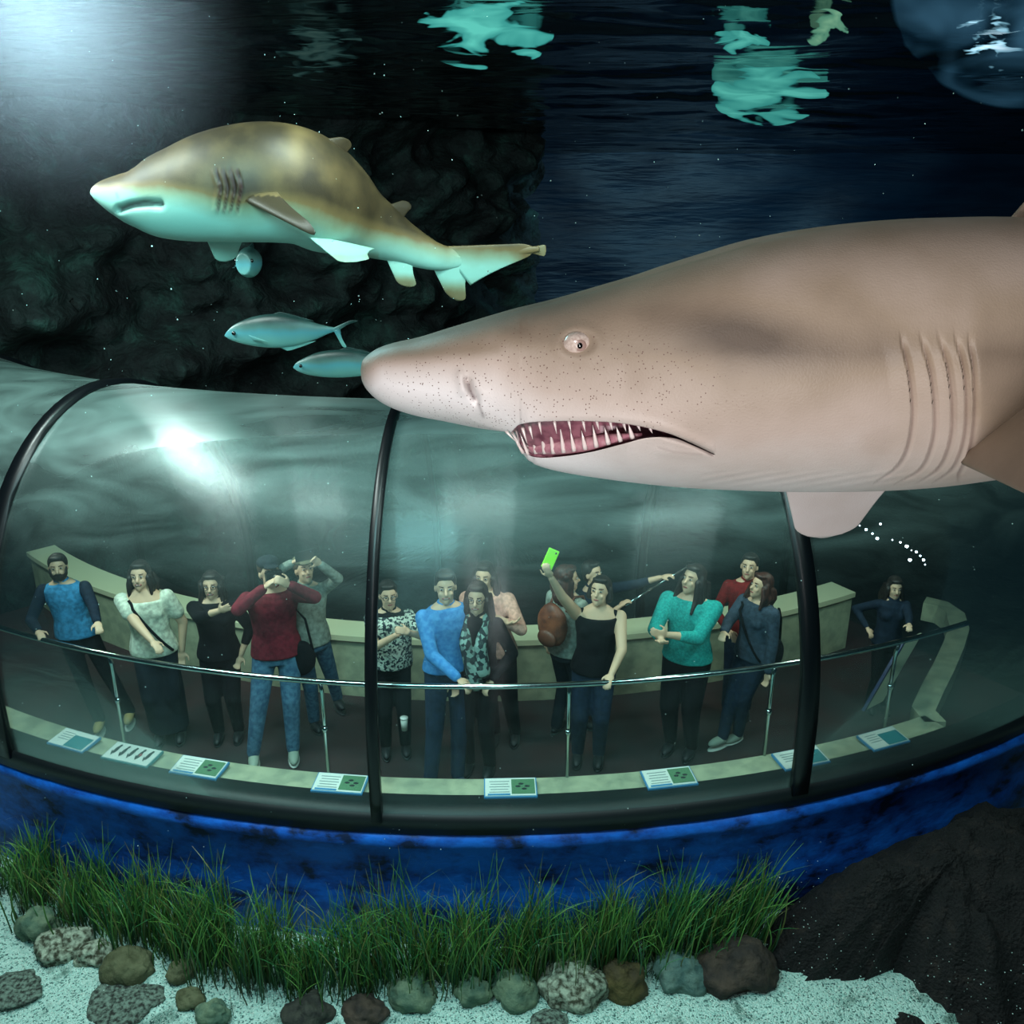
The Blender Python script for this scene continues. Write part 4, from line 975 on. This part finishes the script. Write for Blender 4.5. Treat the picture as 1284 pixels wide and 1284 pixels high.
p1 = person('bearded person in a blue shirt with dark sleeves gripping the rail at far left', (70, 697), 7.95, yaw=12, hyaw=22, hpitch=6, L_=grip(44), Rr=grip(130, .03, .05), top=M_blue_tee, sleeveM=M_navy, bottom=M_blk, hair=('short', M_hair_dk), beard=True, shoes=M_tan_shoe, lean=(.10, .05), build=1.02, smile=False, hemz=.9, feetpx=((128, 912), (166, 900)))
p2 = person('person in an off-white short-sleeved blouse with shoulder-length dark hair, hand on rail', (173, 706), 7.92, yaw=12, hyaw=8, hpitch=6, L_=grip(202, .03, .05), Rr=(.22, .0, .86), eL=(-.6, -.3, -.3), top=M_blouse, sleeve='short', bottom=M_dkskirt, skirt=True, hair=('bob', M_hair_dk), female=True, build=1.12, neck_low=.05, hemz=.88, lean=(.06, 0))
p3 = person('smiling person with glasses, curly dark hair and black sweater, hand on chest', (263, 719), 7.75, yaw=8, hyaw=8, hpitch=2, L_=on_r(274, 766, 8.02), Rr=(.20, .05, .9), top=M_blk, sleeve='three', bottom=M_blk, hair=('curly', M_hair_dk), female=True, build=1.12, glasses=True, Lc=.15, palmL=(0, 1, 0), eL=(-1, 0, -.6), skin=SKIN)
p4 = person('person in a maroon hoodie and jeans holding a camera up to the face', (336, 701), 7.75, yaw=14, hyaw=30, hpitch=8, L_=on_r(330, 738, 8.02), Rr=on_r(364, 734, 7.98), top=M_maroon, bottom=M_jeans, hair=('short', M_hair_br), eL=(-1, -.2, -.8), eR=(1.2, 0, -.5), Lc=.6, Rc=.6, palmL=(1, .3, 0), palmR=(-1, .3, 0), shoes=M_grey_shoe, smile=False, build=1.1, feetpx=((318, 950), (368, 942)), hat=M_dkskirt)
p5 = person('person in a pale grey sweater and cap raising a phone with both hands', (380, 699), 7.45, yaw=28, hyaw=34, hpitch=14, L_=on_r(366, 706, 7.66), Rr=on_r(402, 708, 7.62), top=M_greysw, bottom=M_jeans, hair=('short', M_hair_br), eL=(-1, -.2, .1), eR=(1.2, 0, -.3), Lc=.4, Rc=.5, hat=mat('khaki_cap', lin(110, 104, 82), .8), smile=False, feetpx=((394, 905), (424, 880)))
p6 = person('person in a patterned black and white shirt standing behind the centre black rib', (486, 731), 7.7, yaw=10, hyaw=16, L_=on_r(496, 797, 7.98), Rr=on_r(512, 793, 7.98), top=M_blk, sleeveM=M_pattern, sleeve='short', bottom=M_blk, hair=('short', M_hair_dk), Lc=.5, Rc=.5, palmL=(1, 0, 0), palmR=(-1, 0, 0), glasses=True, build=1.02, smile=False, female=True)
p7 = person('person in a blue dress shirt with hand on the rail, arm round neighbour', (558, 718), 7.93, yaw=24, hyaw=6, hpitch=2, L_=grip(573, .035, .05), Rr=(.17, -.14, .95), eL=(-.5, -.3, -.7), eR=(.6, .6, -.3), top=M_shirt_bl, bottom=M_dkden, hair=('short', M_hair_dk), build=1.04, hemz=.93, feetpx=((540, 982), (574, 975)), shoes=mat('navy_shoe', lin(40, 56, 76), .5))
p8 = person('person with glasses, long dark hair and a flowered scarf over black clothes', (598, 733), 7.93, yaw=-12, hyaw=-8, hpitch=2, L_=(-.18, .1, .9), Rr=(.15, .12, .95), top=M_blk, bottom=M_blk, hair=('long', M_hair_dk), female=True, glasses=True, build=1.0)
p9 = person('person in a peach blouse with arms folded at the chest behind the scarf wearer', (607, 707), 7.5, yaw=-4, hyaw=-12, L_=on_r(634, 782, 7.72), Rr=on_r(622, 774, 7.74), top=M_peach, sleeve='three', bottom=M_blk, hair=('long', M_hair_dk), female=True, build=1.12, Lc=.4, Rc=.4, palmL=(-1, .3, 0), palmR=(0, 1, 0), eL=(-.5, -.5, -1), eR=(1, -.4, -1), lean=(.16, 0))
p10 = person('person in a black tank top taking a selfie with one arm raised', (753, 725), 7.85, yaw=-8, hyaw=-24, hpitch=14, L_=on_r(686, 717, 8.05), Rr=grip(768, .03, .06), eL=(-.6, -.4, -1), top=M_blk, sleeve='none', bottom=M_dkden, hair=('ponytail', M_hair_dk), female=True, build=1.10, Lc=.5, palmL=(.3, 1, 0), neck_low=.05, smile=False, lean=(-.05, 0))
p11 = person('person turned away with dark curly hair and an orange-brown backpack', (712, 710), 7.5, yaw=140, hyaw=95, top=M_greysw, sleeve='long', bottom=M_dkskirt, hair=('curly', M_hair_rd), female=True, smile=False, build=1.0)
p12 = person('person half hidden behind the tank top wearer, reaching up for a stick', (744, 705), 7.3, yaw=40, hyaw=45, hpitch=10, L_=on_r(775, 762, 7.5), Rr=on_r(829, 724, 7.42), eR=(.5, 0, -1), top=M_navy, sleeve='three', bottom=M_blk, hair=('short', M_hair_dk), smile=False, Rc=.6, Lc=.6)
p13 = person('person in a turquoise sweater with long dark hair gazing up to the left', (870, 710), 7.85, yaw=-28, hyaw=-48, hpitch=14, L_=on_r(829, 802, 8.12), Rr=on_r(838, 796, 8.1), eL=(-.6, .3, -1), eR=(.8, -.3, -1), top=M_turq, sleeve='three', bottom=M_blk, hair=('long', M_hair_dk), female=True, build=1.2, Lc=.4, Rc=.4, palmL=(0, .6, 1), palmR=(0, 1, 0), hemz=.90, smile=False)
p14 = person('person in a red sweatshirt standing behind the slate fleece wearer', (941, 696), 7.45, yaw=-12, hyaw=-25, hpitch=8, L_=on_r(914, 790, 7.6), Rr=None, top=M_redsw, bottom=M_dkden, hair=('short', M_hair_dk), smile=False)
p15 = person('person in a slate grey fleece with bobbed reddish hair and black shoulder bag', (955, 720), 7.8, yaw=-58, hyaw=-66, hpitch=12, L_=on_r(908, 792, 7.95), Rr=None, eL=(-.6, .3, -1), top=M_slate, bottom=M_dkden, hair=('bob', M_hair_rd), female=True, build=1.1, smile=False, Lc=.4, shoes=M_grey_shoe, feetpx=((905, 930), (925, 922)))
p16 = person('person in dark clothes with long dark hair touching the rail at far right', (1124, 725), 7.85, yaw=-6, hyaw=-6, hpitch=-4, L_=(-.26, .05, 1.1), Rr=grip(1144, .03, .04), top=M_navy, bottom=M_blk, hair=('long', M_hair_dk), female=True, smile=False, build=.95)

# children of people: straps, scarf
def strap(p, m_, off=.02, side=1):
    P = p['P']; s = p['s']; w_ = p['w']; b_ = p['b']; q = MB(); pts = []
    for i in range(17):
        t = i/16; z = 1.42-.50*t; x = side*(-.10+.27*t); a = .155*w_*s; y = (.118*b_+off)*sqrt(max(.1, 1-(x/.20)**2))*(1 if z < 1.38 else .7)
        pts.append(P(z, x, y+.012))
    q.tube(pts, .012*s, 6); return q.build('strap', m_, p['root'])
strap(p2, M_blk, .04, 1); strap(p15, M_blk, .03, 1)
# scarf
P = p8['P']; s = p8['s']; q = MB()
for sx in (-1, 1):
    q.caps(P(1.43, sx*.075, .03), P(1.25, sx*.06, .15), .036*s, .05*s); q.caps(P(1.25, sx*.06, .15), P(.98+.06*sx, sx*.03+.05, .16), .05*s, .06*s)
q.caps(P(1.44, -.07, -.03), P(1.44, .07, -.03), .04*s, .04*s); q.remesh('scarf', M_scarf, .010, p8['root'], it=3)
q = MB(); P = p6['P']; q.loft([(P(.92), p6['lat']*.17, p6['fd']*.15), (P(1.1), p6['lat']*.16, p6['fd']*.14), (P(1.36), p6['lat']*.18, p6['fd']*.135), (P(1.42), p6['lat']*.10, p6['fd']*.09)], 20); q.remesh('open_shirt', M_pattern, .012, p6['root'], it=4)

# camera held by the maroon hoodie wearer
def thing_box(name, c, ax, ay, az, m_, bevel=.004):
    b = MB(); b.box(c, ax, ay, az); o = b.build(name, m_, None, False); md = o.modifiers.new('b', 'BEVEL'); md.width = bevel; md.segments = 3; return o
Q = p4['Q']; hl, hf, hu = p4['hl'], p4['hf'], p4['hu']; c = Q(0, .135, .0)
cm = thing_box('camera', c, hl*.062, hf*.028, hu*.040, M_camera, .008); tag(cm, 'black camera held up to the face of the maroon hoodie wearer', 'camera')
b = MB(); b.tube([c+hf*.02, c+hf*.06, c+hf*.062, c+hf*.105], [.032, .032, .036, .036], 18); ln_ = b.build('lens_barrel', M_camera, cm)
b = MB(); b.ell(c+hf*.105, (.028, .006, .028), hl, hf, hu); b.build('front_glass', M_lens, ln_)
b = MB(); b.box(c+hu*.048, hl*.02, hf*.022, hu*.014); b.build('viewfinder_hump', M_camera, cm, False)
# phone held up by the grey sweater wearer
a5 = p5['arms']; c = (a5[0][2]+a5[1][2])/2+Vector((0, -.03, .08)); hl, hf, hu = p5['hl'], p5['hf'], p5['hu']
ph = thing_box('phone', c, hl*.075, hf*.005, hu*.038, M_camera, .003); tag(ph, 'dark phone held up by the person in the pale grey sweater', 'phone')
b = MB(); b.ell(c+hf*.006+hl*.05+hu*.02, (.008, .003, .008), hl, hf, hu); b.build('phone_lens', M_lens, ph)
# green phone of the selfie taker
wr = p10['arms'][0][2]; c = on_r(690, 701, 8.02)
X = Vector((.92, -.1, -.38)).normalized(); Z = Vector((.38, .08, .92)).normalized(); Yv = X.cross(Z).normalized()
ph = thing_box('phone', c, X*.040, Yv*.006, Z*.076, mat('lime_case', lin(150, 235, 60), .4, emit=(lin(120, 235, 60), .35)), .006)
tag(ph, 'lime green phone held high by the selfie taker', 'phone')
b = MB(); b.ell(c-Yv*.007*(-1 if Yv.y > 0 else 1)*-1+X*.02+Z*.055, (.007, .003, .007), X, Yv, Z); b.build('phone_lens', M_lens, ph)
# selfie stick
p0 = on_r(773, 766, 7.5); p1_ = on_r(862, 710, 7.45)
b = MB(); b.tube([p0, p0.lerp(p1_, .5)], .011, 10); st = b.build('selfie_stick', M_steel); tag(st, 'long thin grey selfie stick raised left of the turquoise sweater wearer', 'stick')
b = MB(); b.tube([p0.lerp(p1_, .5), p1_], .007, 10); b.build('telescopic_tube', M_steel, st)
b = MB(); b.tube([p0, p0.lerp(p1_, .12)], .016, 10); b.build('grip', M_camera, st)
b = MB(); b.box(p1_+Vector((0.01, 0, .01)), Vector((.02, 0, .0)), Vector((0, .006, 0)), Vector((0, 0, .03))); b.build('clamp', M_camera, st, False)
# backpack
P = p11['P']; s = p11['s']; q = MB(); q.ell(P(1.22, 0, -.20), (.15*s, .09*s, .20*s), p11['lat'], p11['fd'], p11['up'], disp=lambda v: .015*noise.noise(v*12))
bk = q.remesh('backpack', mat('orange_brown_leather', lin(140, 78, 50), .5, col2=lin(90, 48, 34), noise_=10), .012, None); tag(bk, 'orange brown backpack on the person turned away', 'backpack')
q = MB(); q.ell(P(1.12, 0, -.28), (.10*s, .04*s, .08*s), p11['lat'], p11['fd'], p11['up']); q.build('front_pocket', mat('brown_leather', lin(96, 54, 38), .5), bk)
for sx in (-1, 1):
    q = MB(); q.tube([P(1.34, sx*.09, -.13), P(1.45, sx*.10, -.03), P(1.42, sx*.11, .08), P(1.25, sx*.13, .13), P(1.10, sx*.13, .02)], .012, 8); q.build('shoulder_strap', mat('brown_leather', lin(96, 54, 38), .5), bk)
# bags
def shoulder_bag(c, X, Z, hx, hz, m_, label):
    X = Vector(X).normalized(); Z = Vector(Z).normalized(); Yv = X.cross(Z)
    q = MB(); q.ell(c, (hx, .06, hz), X, Yv, Z, disp=lambda v: .012*noise.noise(v*10)); o = q.remesh('shoulder_bag', m_, .012, None); tag(o, label, 'bag')
    q = MB(); q.tube([c+X*hx*.8+Z*hz*.4, c+X*hx*.5+Z*hz*2.2, c-X*hx*.3+Z*hz*3.2, c-X*hx*.8+Z*hz*.4], .01, 8); q.build('strap', m_, o); return o
shoulder_bag(on_r(376, 825, 7.72), (1, .2, 0), (0, 0, 1), .13, .15, M_blk, 'slouchy black bag hanging between the maroon hoodie and grey sweater wearers')
shoulder_bag(on_r(972, 820, 7.85), (.6, .8, 0), (0, 0, 1), .10, .13, M_blk, 'black shoulder bag on the back of the slate fleece wearer')
# white cup hanging by the shirt wearer behind the rib
c = on_r(507, 908, 8.0); q = MB(); q.tube([c+Vector((0, 0, -.05)), c+Vector((0, 0, .05))], [.022, .028], 14); cup = q.build('paper_cup', mat('paper_white', lin(205, 215, 205), .6)); 
tag(cup, 'small white cup held low beside the centre black rib', 'cup'); q = MB(); q.tube([c+Vector((0, 0, .05)), c+Vector((0, 0, .058))], .030, 14); q.build('lid', M_white, cup)

# glowing beads added in place of reflected lights at the right of the tunnel
M_bead = mat('bead_glow', lin(220, 235, 255), .4, emit=((.75, .9, 1, 1), 9)); M_bead_w = M_bead
beads = [(1078, 659), (1086, 664), (1094, 669), (1100, 675), (1119, 677), (1129, 680), (1137, 685), (1143, 690), (1149, 692), (1154, 697), (1158, 702), (1160, 708), (1104, 657), (1141, 702)]
for i, (px, py) in enumerate(beads):
    c = on_r(px, py, 7.0); q = MB(); rb = (.006, .012, .009, .014, .007, .010, .016)[i % 7]; q.ell(c, (rb, rb, rb), n=12, m=8); o = q.build('reflection_bead', M_bead)
    tag(o, 'tiny bright round lamp reflection added as a glowing bead at right', 'glint', 'glowing beads added as reflections in the tunnel')
    q = MB(); q.tube([c+Vector((0, 0, .010)), c+Vector((0, 0, .03))], .008, 8); q.build('socket', M_black, o)  # dark stub behind each added reflection bead
# pale board leaning by the person at the far right
a_, b_2 = on_r(1088, 888, 8.12), on_r(1138, 802, 8.1)
up_ = (b_2-a_); sd_ = Vector((.10, .07, 0)); nn = up_.cross(sd_).normalized()*.008
q = MB(); q.box((a_+b_2)/2+sd_*.6, up_/2, sd_, nn); bd = q.build('leaning_board', mat('pale_board', lin(214, 220, 190), .4), None, False)
tag(bd, 'tall pale board with dark blue edge leaning below the rail at far right', 'board')
q = MB(); q.box((a_+b_2)/2-sd_*.42, up_/2, sd_*.12, nn*1.5); q.build('blue_edge', mat('navy_edge', lin(24, 44, 96), .4), bd, False)
# ================================================================== TANK BED
def rock(name, px, py, wpx, hpx, m_, label, cat='rock', seed=0, flat=.75, zoff=0, parts=None, group=None):
    c = ground(px, py+hpx*.2); k = (c-cam.location).length/F; rx = wpx*k/2*1.02; rz = hpx*k/2*.9
    b = MB(); o_ = Vector((seed*3.1, seed*1.7, seed))
    rx *= .9; c = Vector((c.x, c.y+rx*.3, SAND+rz*.38+zoff))
    b.ell(c, (rx, rx*.8, rz), n=40, m=28, disp=lambda v: rx*.30*noise.fractal((v-c)/rx*1.1+o_, 1, 2, 4)+rx*.05*noise.noise((v-c)/rx*7+o_))
    o = b.build(name, m_); return tag(o, label, cat, group)
def rmat(n, a, b_, sc_=9): return mat(n, lin(*a), .85, col2=lin(*b_), noise_=sc_, bump=(22, .7, .03))
R_gg = rmat('grey_green_stone', (70, 98, 82), (112, 132, 106)); R_ol = rmat('olive_stone', (70, 74, 48), (98, 102, 74)); R_br = rmat('brown_stone', (44, 38, 34), (70, 58, 48)); R_dk = rmat('dark_stone', (30, 32, 30), (56, 58, 50), 14)
R_tl = rmat('teal_grey_stone', (72, 104, 100), (104, 130, 120)); R_sp = rmat('speckled_stone', (56, 58, 42), (168, 180, 160), 26); R_fl = rmat('gravelly_dark_rock', (34, 38, 34), (112, 132, 120), 40); R_ob = rmat('olive_brown_stone', (84, 74, 38), (54, 46, 30), 5)
for i, a in enumerate([
    (44, 1164, 44, 40, R_gg, 'smooth grey green stone at the left end of the seagrass'),
    (78, 1192, 56, 34, R_sp, 'dark stone dusted with white gravel below the leftmost seagrass'),
    (118, 1202, 44, 30, R_sp, 'dark stone heaped with white gravel, left of the olive boulder'),
    (160, 1222, 62, 40, R_ol, 'olive boulder with pale top on the sand at lower left'),
    (225, 1222, 34, 30, R_ol, 'small olive stone among seagrass stems left of the gap'),
    (238, 1256, 34, 22, R_ol, 'small yellowish stone alone on the white sand'),
    (266, 1276, 40, 30, R_gg, 'pale green stone cut by the bottom edge, left of the dark cobble'),
    (384, 1278, 60, 30, R_dk, 'dark round cobble at the bottom edge under the seagrass'),
    (515, 1252, 58, 38, R_gg, 'pale lumpy green stone right of the seagrass gap'),
    (592, 1248, 44, 36, R_gg, 'mossy upright green stone between two lumpy pale stones'),
    (645, 1247, 62, 42, R_gg, 'wedge-shaped pale green stone left of the speckled cobble'),
    (719, 1243, 84, 48, R_sp, 'large oval cobble speckled with white gravel'),
    (782, 1234, 56, 52, R_ob, 'smooth olive brown cobble right of the speckled one'),
    (856, 1226, 64, 46, R_tl, 'teal grey stone at the right end of the cobble row'),
    (922, 1222, 92, 58, R_br, 'big dark brown boulder at the foot of the black mound'),
    (12, 1248, 62, 11, R_fl, 'flat dark rock half buried at the left edge'),
    (152, 1268, 84, 13, R_fl, 'flat dark rock sprinkled with gravel at bottom left'),
    (690, 1290, 50, 12, R_fl, 'thin dark pebble patch at the bottom edge below the speckled cobble'),
    (458, 1276, 56, 26, R_br, 'dark brown rock at the bottom of the seagrass gap')]):
    rock('stone', *a[:5], a[5], seed=i+1)
# black rocky mound on the right
def mound(name, pts_px, hgt, m_, label, seed):
    G = [ground(*p) for p in pts_px]; c = sum(G, Vector())/len(G); V = [Vector((c.x, c.y, SAND+hgt))]; Fc = []; nr, na = 46, 120
    V = []
    for i in range(nr+1):
        q = i/nr
        for k in range(na):
            t = k/na*len(G); a = G[int(t) % len(G)]; b_ = G[(int(t)+1) % len(G)]; e = a.lerp(b_, t-int(t))
            q2 = q*(1+.16*noise.noise(Vector((k*.21, seed, 0)))+.08*noise.noise(Vector((k*.7, seed, 4)))); p = c.lerp(e, q2); z = SAND-.06+hgt*cos(q*pi/2)**.8
            nz = noise.fractal(Vector((p.x*2.6, p.y*2.6, seed)), 1, 2, 6)*.16+abs(noise.noise(Vector((p.x*9, p.y*9, seed))))*.05
            V.append(Vector((p.x, p.y, z+nz*(1-q**4)))) 
    for i in range(nr):
        for k in range(na): Fc.append((i*na+k, i*na+(k+1) % na, (i+1)*na+(k+1) % na, (i+1)*na+k))
    return tag(obj(name, V, Fc, m_), label, 'rock')
R_mound = rock_mat('black_mound_rock', lin(7, 8, 9), lin(20, 18, 20), lin(46, 38, 34), 7)
mound('rock_mound', [(965, 1205), (1010, 1232), (1080, 1228), (1120, 1215), (1170, 1260), (1250, 1300), (1400, 1300), (1560, 1200), (1480, 1020), (1284, 1020), (1130, 1070), (1010, 1120), (950, 1165)], .80, R_mound, 'large black rocky mound covering the lower right corner', 5)
mound('rock_mound', [(1090, 1284), (1130, 1262), (1200, 1258), (1300, 1270), (1420, 1290), (1300, 1380), (1120, 1340)], .16, R_mound, 'low black rock outcrop below the large mound at the bottom edge', 9)
# loose white gravel: countless grains
rg = random.Random(11); V = []; Fc = []
def grain(p, r):
    n = len(V); 
    for d in ((1, 0, 0), (-.5, .87, 0), (-.5, -.87, 0), (0, 0, 1.1)):
        V.append(p+Vector(d)*r*rg.uniform(.7, 1.2))
    V.append(p+Vector((0, 0, -.7))*r)
    for f_ in ((0, 1, 3), (1, 2, 3), (2, 0, 3), (1, 0, 4), (2, 1, 4), (0, 2, 4)): Fc.append(tuple(n+i for i in f_))
for k in range(9000):
    px = rg.uniform(-60, 1150); py = rg.uniform(1130, 1330)
    p = ground(px, py); p.z = SAND+.05*noise.noise(Vector((p.x*1.3, p.y*1.3, 0)))+.02*noise.noise(Vector((p.x*5, p.y*5, 3)))+.002
    grain(p, rg.uniform(.004, .009))
tag(obj('white_gravel', V, Fc, mat('white_gravel_grain', lin(222, 236, 228), .8), smooth=False), 'loose white gravel grains scattered over the pale sand', 'gravel', kind='stuff')
V = []; Fc = []
for k in range(260):
    px = rg.uniform(985, 1290); py = rg.uniform(1090, 1284)
    dep = on = ground(px, py, SAND+.3); grain(dep+Vector((0, 0, rg.uniform(-.04, .12))), rg.uniform(.002, .006))
for k in range(420):
    p = at(rg.uniform(0, 1284), rg.uniform(0, 1150), rg.uniform(2.4, 4.6)); 
    if p.z > SAND+.1: grain(p, rg.choice((.0012, .0016, .002, .003)))
tag(obj('suspended_particles', V, Fc, mat('pale_fleck', lin(200, 225, 220), .7), smooth=False), 'tiny pale flecks drifting in the water', 'particles', kind='stuff')
# seagrass
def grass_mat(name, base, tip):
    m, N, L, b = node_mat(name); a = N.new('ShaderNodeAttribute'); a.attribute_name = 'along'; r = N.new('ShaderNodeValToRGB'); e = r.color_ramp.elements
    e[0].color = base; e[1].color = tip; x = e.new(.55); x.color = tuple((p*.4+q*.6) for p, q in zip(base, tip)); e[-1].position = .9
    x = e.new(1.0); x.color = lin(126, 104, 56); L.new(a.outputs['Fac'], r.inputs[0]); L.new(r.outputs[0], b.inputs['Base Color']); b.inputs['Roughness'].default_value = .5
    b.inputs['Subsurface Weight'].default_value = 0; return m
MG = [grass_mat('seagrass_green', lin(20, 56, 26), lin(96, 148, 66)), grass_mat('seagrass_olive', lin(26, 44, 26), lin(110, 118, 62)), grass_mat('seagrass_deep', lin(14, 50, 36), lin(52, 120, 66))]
def clump(px, py, wpx, hpx, nb, seed, label, group, lean_=0):
    r = random.Random(seed); c = ground(px, py); k = (c-cam.location).length/F; V = []; Fc = []; al = []; mi = []
    hw = wpx*k/2; hgt = hpx*k*1.22
    for i in range(nb):
        base = c+Vector((r.uniform(-hw, hw)*1.25, r.choice((r.gauss(.08, .07), r.uniform(.1, .36))), 0)); base.z = SAND-.02
        h_ = hgt*r.uniform(.45, 1.0)*(.8+.25*sin(seed*1.7+8*base.x)); t = r.uniform(0, 2*pi); out = Vector((cos(t), sin(t)*.6, 0)); ben = r.uniform(.02, .34)*h_; w_ = r.uniform(.003, .0062)
        sd = Vector((cos(t+1.57+r.uniform(-.9, .9)), sin(t+1.57), 0)).normalized()*w_; n = len(V); ns = 7; kk = r.uniform(-.05, .05); kink = r.random() < .3
        m_ = r.choice((0, 0, 0, 1, 2, 2))
        for j in range(ns+1):
            q = j/ns; z = h_*(q-(.18*q**4 if kink else 0))
            p = base+out*(ben*q**2.2)+Vector((lean_*q*h_+kk*sin(q*4), 0, z))
            if kink and q > .7: p += out*(q-.7)*h_*.35
            ww = (1-q**3*.85); V += [p-sd*ww, p+sd*ww]; al += [q*(.9+.1*r.random())]*2
        for j in range(ns): a = n+2*j; Fc.append((a, a+1, a+3, a+2)); mi.append(m_)
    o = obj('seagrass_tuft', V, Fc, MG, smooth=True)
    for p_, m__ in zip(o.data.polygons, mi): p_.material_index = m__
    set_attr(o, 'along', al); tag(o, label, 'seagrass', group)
gs = 'seagrass tufts along the foot of the blue plinth'
tf = [(10, 1128, 76, 82, .05, 'leftmost seagrass tuft, cut by the left edge'), (75, 1158, 80, 90, .02, 'second seagrass tuft from the left edge, behind the grey green stone'), (135, 1182, 74, 92, -.04, 'seagrass tuft behind the gravel-topped stones'),
      (185, 1204, 70, 100, .03, 'seagrass tuft right above the olive boulder'), (242, 1222, 64, 112, -.06, 'seagrass tuft with long arching pale tips, centre left'), (295, 1238, 76, 112, .05, 'seagrass tuft above the pale green stone at the bottom'), (350, 1252, 74, 112, -.03, 'seagrass tuft standing left of the dark round cobble'),
      (405, 1258, 72, 110, .04, 'seagrass tuft standing right of the dark round cobble'), (452, 1254, 44, 96, -.02, 'thin sparse seagrass tuft at the gap in the row'), (505, 1250, 70, 122, -.08, 'seagrass tuft with bright arching tips behind the pale lumpy stone'), (560, 1248, 74, 116, .06, 'bright green seagrass tuft over the mossy upright stone'),
      (622, 1246, 74, 112, -.03, 'seagrass tuft behind the wedge-shaped stone'), (684, 1240, 74, 112, .03, 'seagrass tuft behind the left of the speckled cobble'), (745, 1232, 74, 110, .02, 'seagrass tuft between speckled and olive brown cobbles'), (804, 1224, 76, 112, .10, 'tall seagrass tuft above the olive brown cobble'),
      (862, 1212, 76, 108, .12, 'seagrass tuft behind the teal grey stone'), (915, 1196, 70, 100, .22, 'rightmost seagrass tuft leaning towards the black mound')]
for i, (px, py, wd, hg, ln__, lb) in enumerate(tf): clump(px, py, wd, hg, 130 if wd < 50 else 340, 40+i, lb, gs, ln__)
# local scattering volume added for the flash backscatter glow at the upper left
m = bpy.data.materials.new('backscatter_volume'); m.use_nodes = True; N = m.node_tree.nodes; L = m.node_tree.links; N.clear()
out = N.new('ShaderNodeOutputMaterial'); vs = N.new('ShaderNodeVolumeScatter'); tc = N.new('ShaderNodeTexCoord'); gr = N.new('ShaderNodeTexGradient'); gr.gradient_type = 'SPHERICAL'
L.new(tc.outputs['Object'], gr.inputs[0]); pw = N.new('ShaderNodeMath'); pw.operation = 'POWER'; L.new(gr.outputs['Fac'], pw.inputs[0]); pw.inputs[1].default_value = 3.0
ml = N.new('ShaderNodeMath'); ml.operation = 'MULTIPLY'; L.new(pw.outputs[0], ml.inputs[0]); ml.inputs[1].default_value = .5; L.new(ml.outputs[0], vs.inputs['Density']); vs.inputs['Color'].default_value = (1, .74, .86, 1); vs.inputs['Anisotropy'].default_value = 0
L.new(vs.outputs[0], out.inputs['Volume'])
b = MB(); b.ell((0, 0, 0), (1, 1, 1), n=32, m=20); hz = b.build('backscatter_haze', m); hz.location = at(52, 40, 2.6); hz.scale = (.62, .8, .62)
tag(hz, 'milky white haze added as flash backscatter glow in the upper left corner', 'haze', kind='stuff')
#@@LIGHTS
# ================================================================== LIGHT
w = bpy.data.worlds.new('world'); sc.world = w; w.use_nodes = True
w.node_tree.nodes['Background'].inputs[0].default_value = (.05, .22, .30, 1); w.node_tree.nodes['Background'].inputs[1].default_value = .07
def area(name, loc, target, size, power, col, sy=None):
    l = bpy.data.lights.new(name, 'AREA'); l.energy = power; l.color = col[:3]; l.size = size
    if sy: l.shape = 'RECTANGLE'; l.size_y = sy
    o = bpy.data.objects.new(name, l); C.objects.link(o); o.location = loc
    o.rotation_euler = (Vector(target)-Vector(loc)).to_track_quat('-Z', 'Y').to_euler(); return o
def spot(name, loc, target, power, col, ang, rad=.1, blend=.6):
    l = bpy.data.lights.new(name, 'SPOT'); l.energy = power; l.color = col[:3]; l.spot_size = ang; l.spot_blend = blend; l.shadow_soft_size = rad
    o = bpy.data.objects.new(name, l); C.objects.link(o); o.location = loc
    o.rotation_euler = (Vector(target)-Vector(loc)).to_track_quat('-Z', 'Y').to_euler(); return o
# photographer's two strobes beside the camera
area('strobe_light', (-.55, -.35, H+.75), (.35, 1.2, H-.15), .3, 17, (1, .99, .97))
area('strobe_light', (.1, -.45, H-.55), (.5, 1.2, H-.35), .3, 22, (1, .98, .99))
# tank lamps over the tunnel and the sand
TEAL = (.42, 1, .92)
area('tank_lamp', (-3.95, 5.5, 4.98), (-2.3, 6.1, 2.4), 1.6, 150, (.82, 1, .96), .5)
area('tank_lamp', (-2.4, 4.1, 4.98), (-1.6, 6.0, 2.0), 1.2, 60, (.8, 1, .95), .3)
area('tank_lamp', (-.3, 4.05, 4.98), (-.2, 6.0, 1.5), 1.0, 50, (.75, 1, .95), .3)
area('tank_lamp', (2.8, 3.6, 4.98), (1.8, 6.2, 1.5), 1.4, 70, (.7, 1, .95), .4)
area('tank_lamp', (-1.2, 2.6, 4.9), (-1, 4.6, SAND), 1.0, 90, (.45, .97, 1), 1.0)
spot('shark_fill', (-1.9, 3.0, 2.9), (-1.3, 4.6, 4.25), 5, (.28, 1, .9), 1.3, .3)  # unseen teal fill added below the smaller shark to light its belly
area('back_wall_fill', (5, 17, 4.9), (3, 23, 3), 5, 330, (.35, .78, 1), 3)  # unseen fill added to lift the dark far wall
area('rock_lamp', (-3.5, 6.2, 4.9), (-5, 11, 3.2), 1.0, 40, (.4, 1, .85))
# walkway lights along the tunnel's inner crest
for a in (-.5, -.25, .0, .22, .4):
    p = pol(7.9, a, 2.35); q = pol(7.6, a, 0)
    spot('walkway_light', p, q, 26, (.85, 1, .82), 2.2, .05)
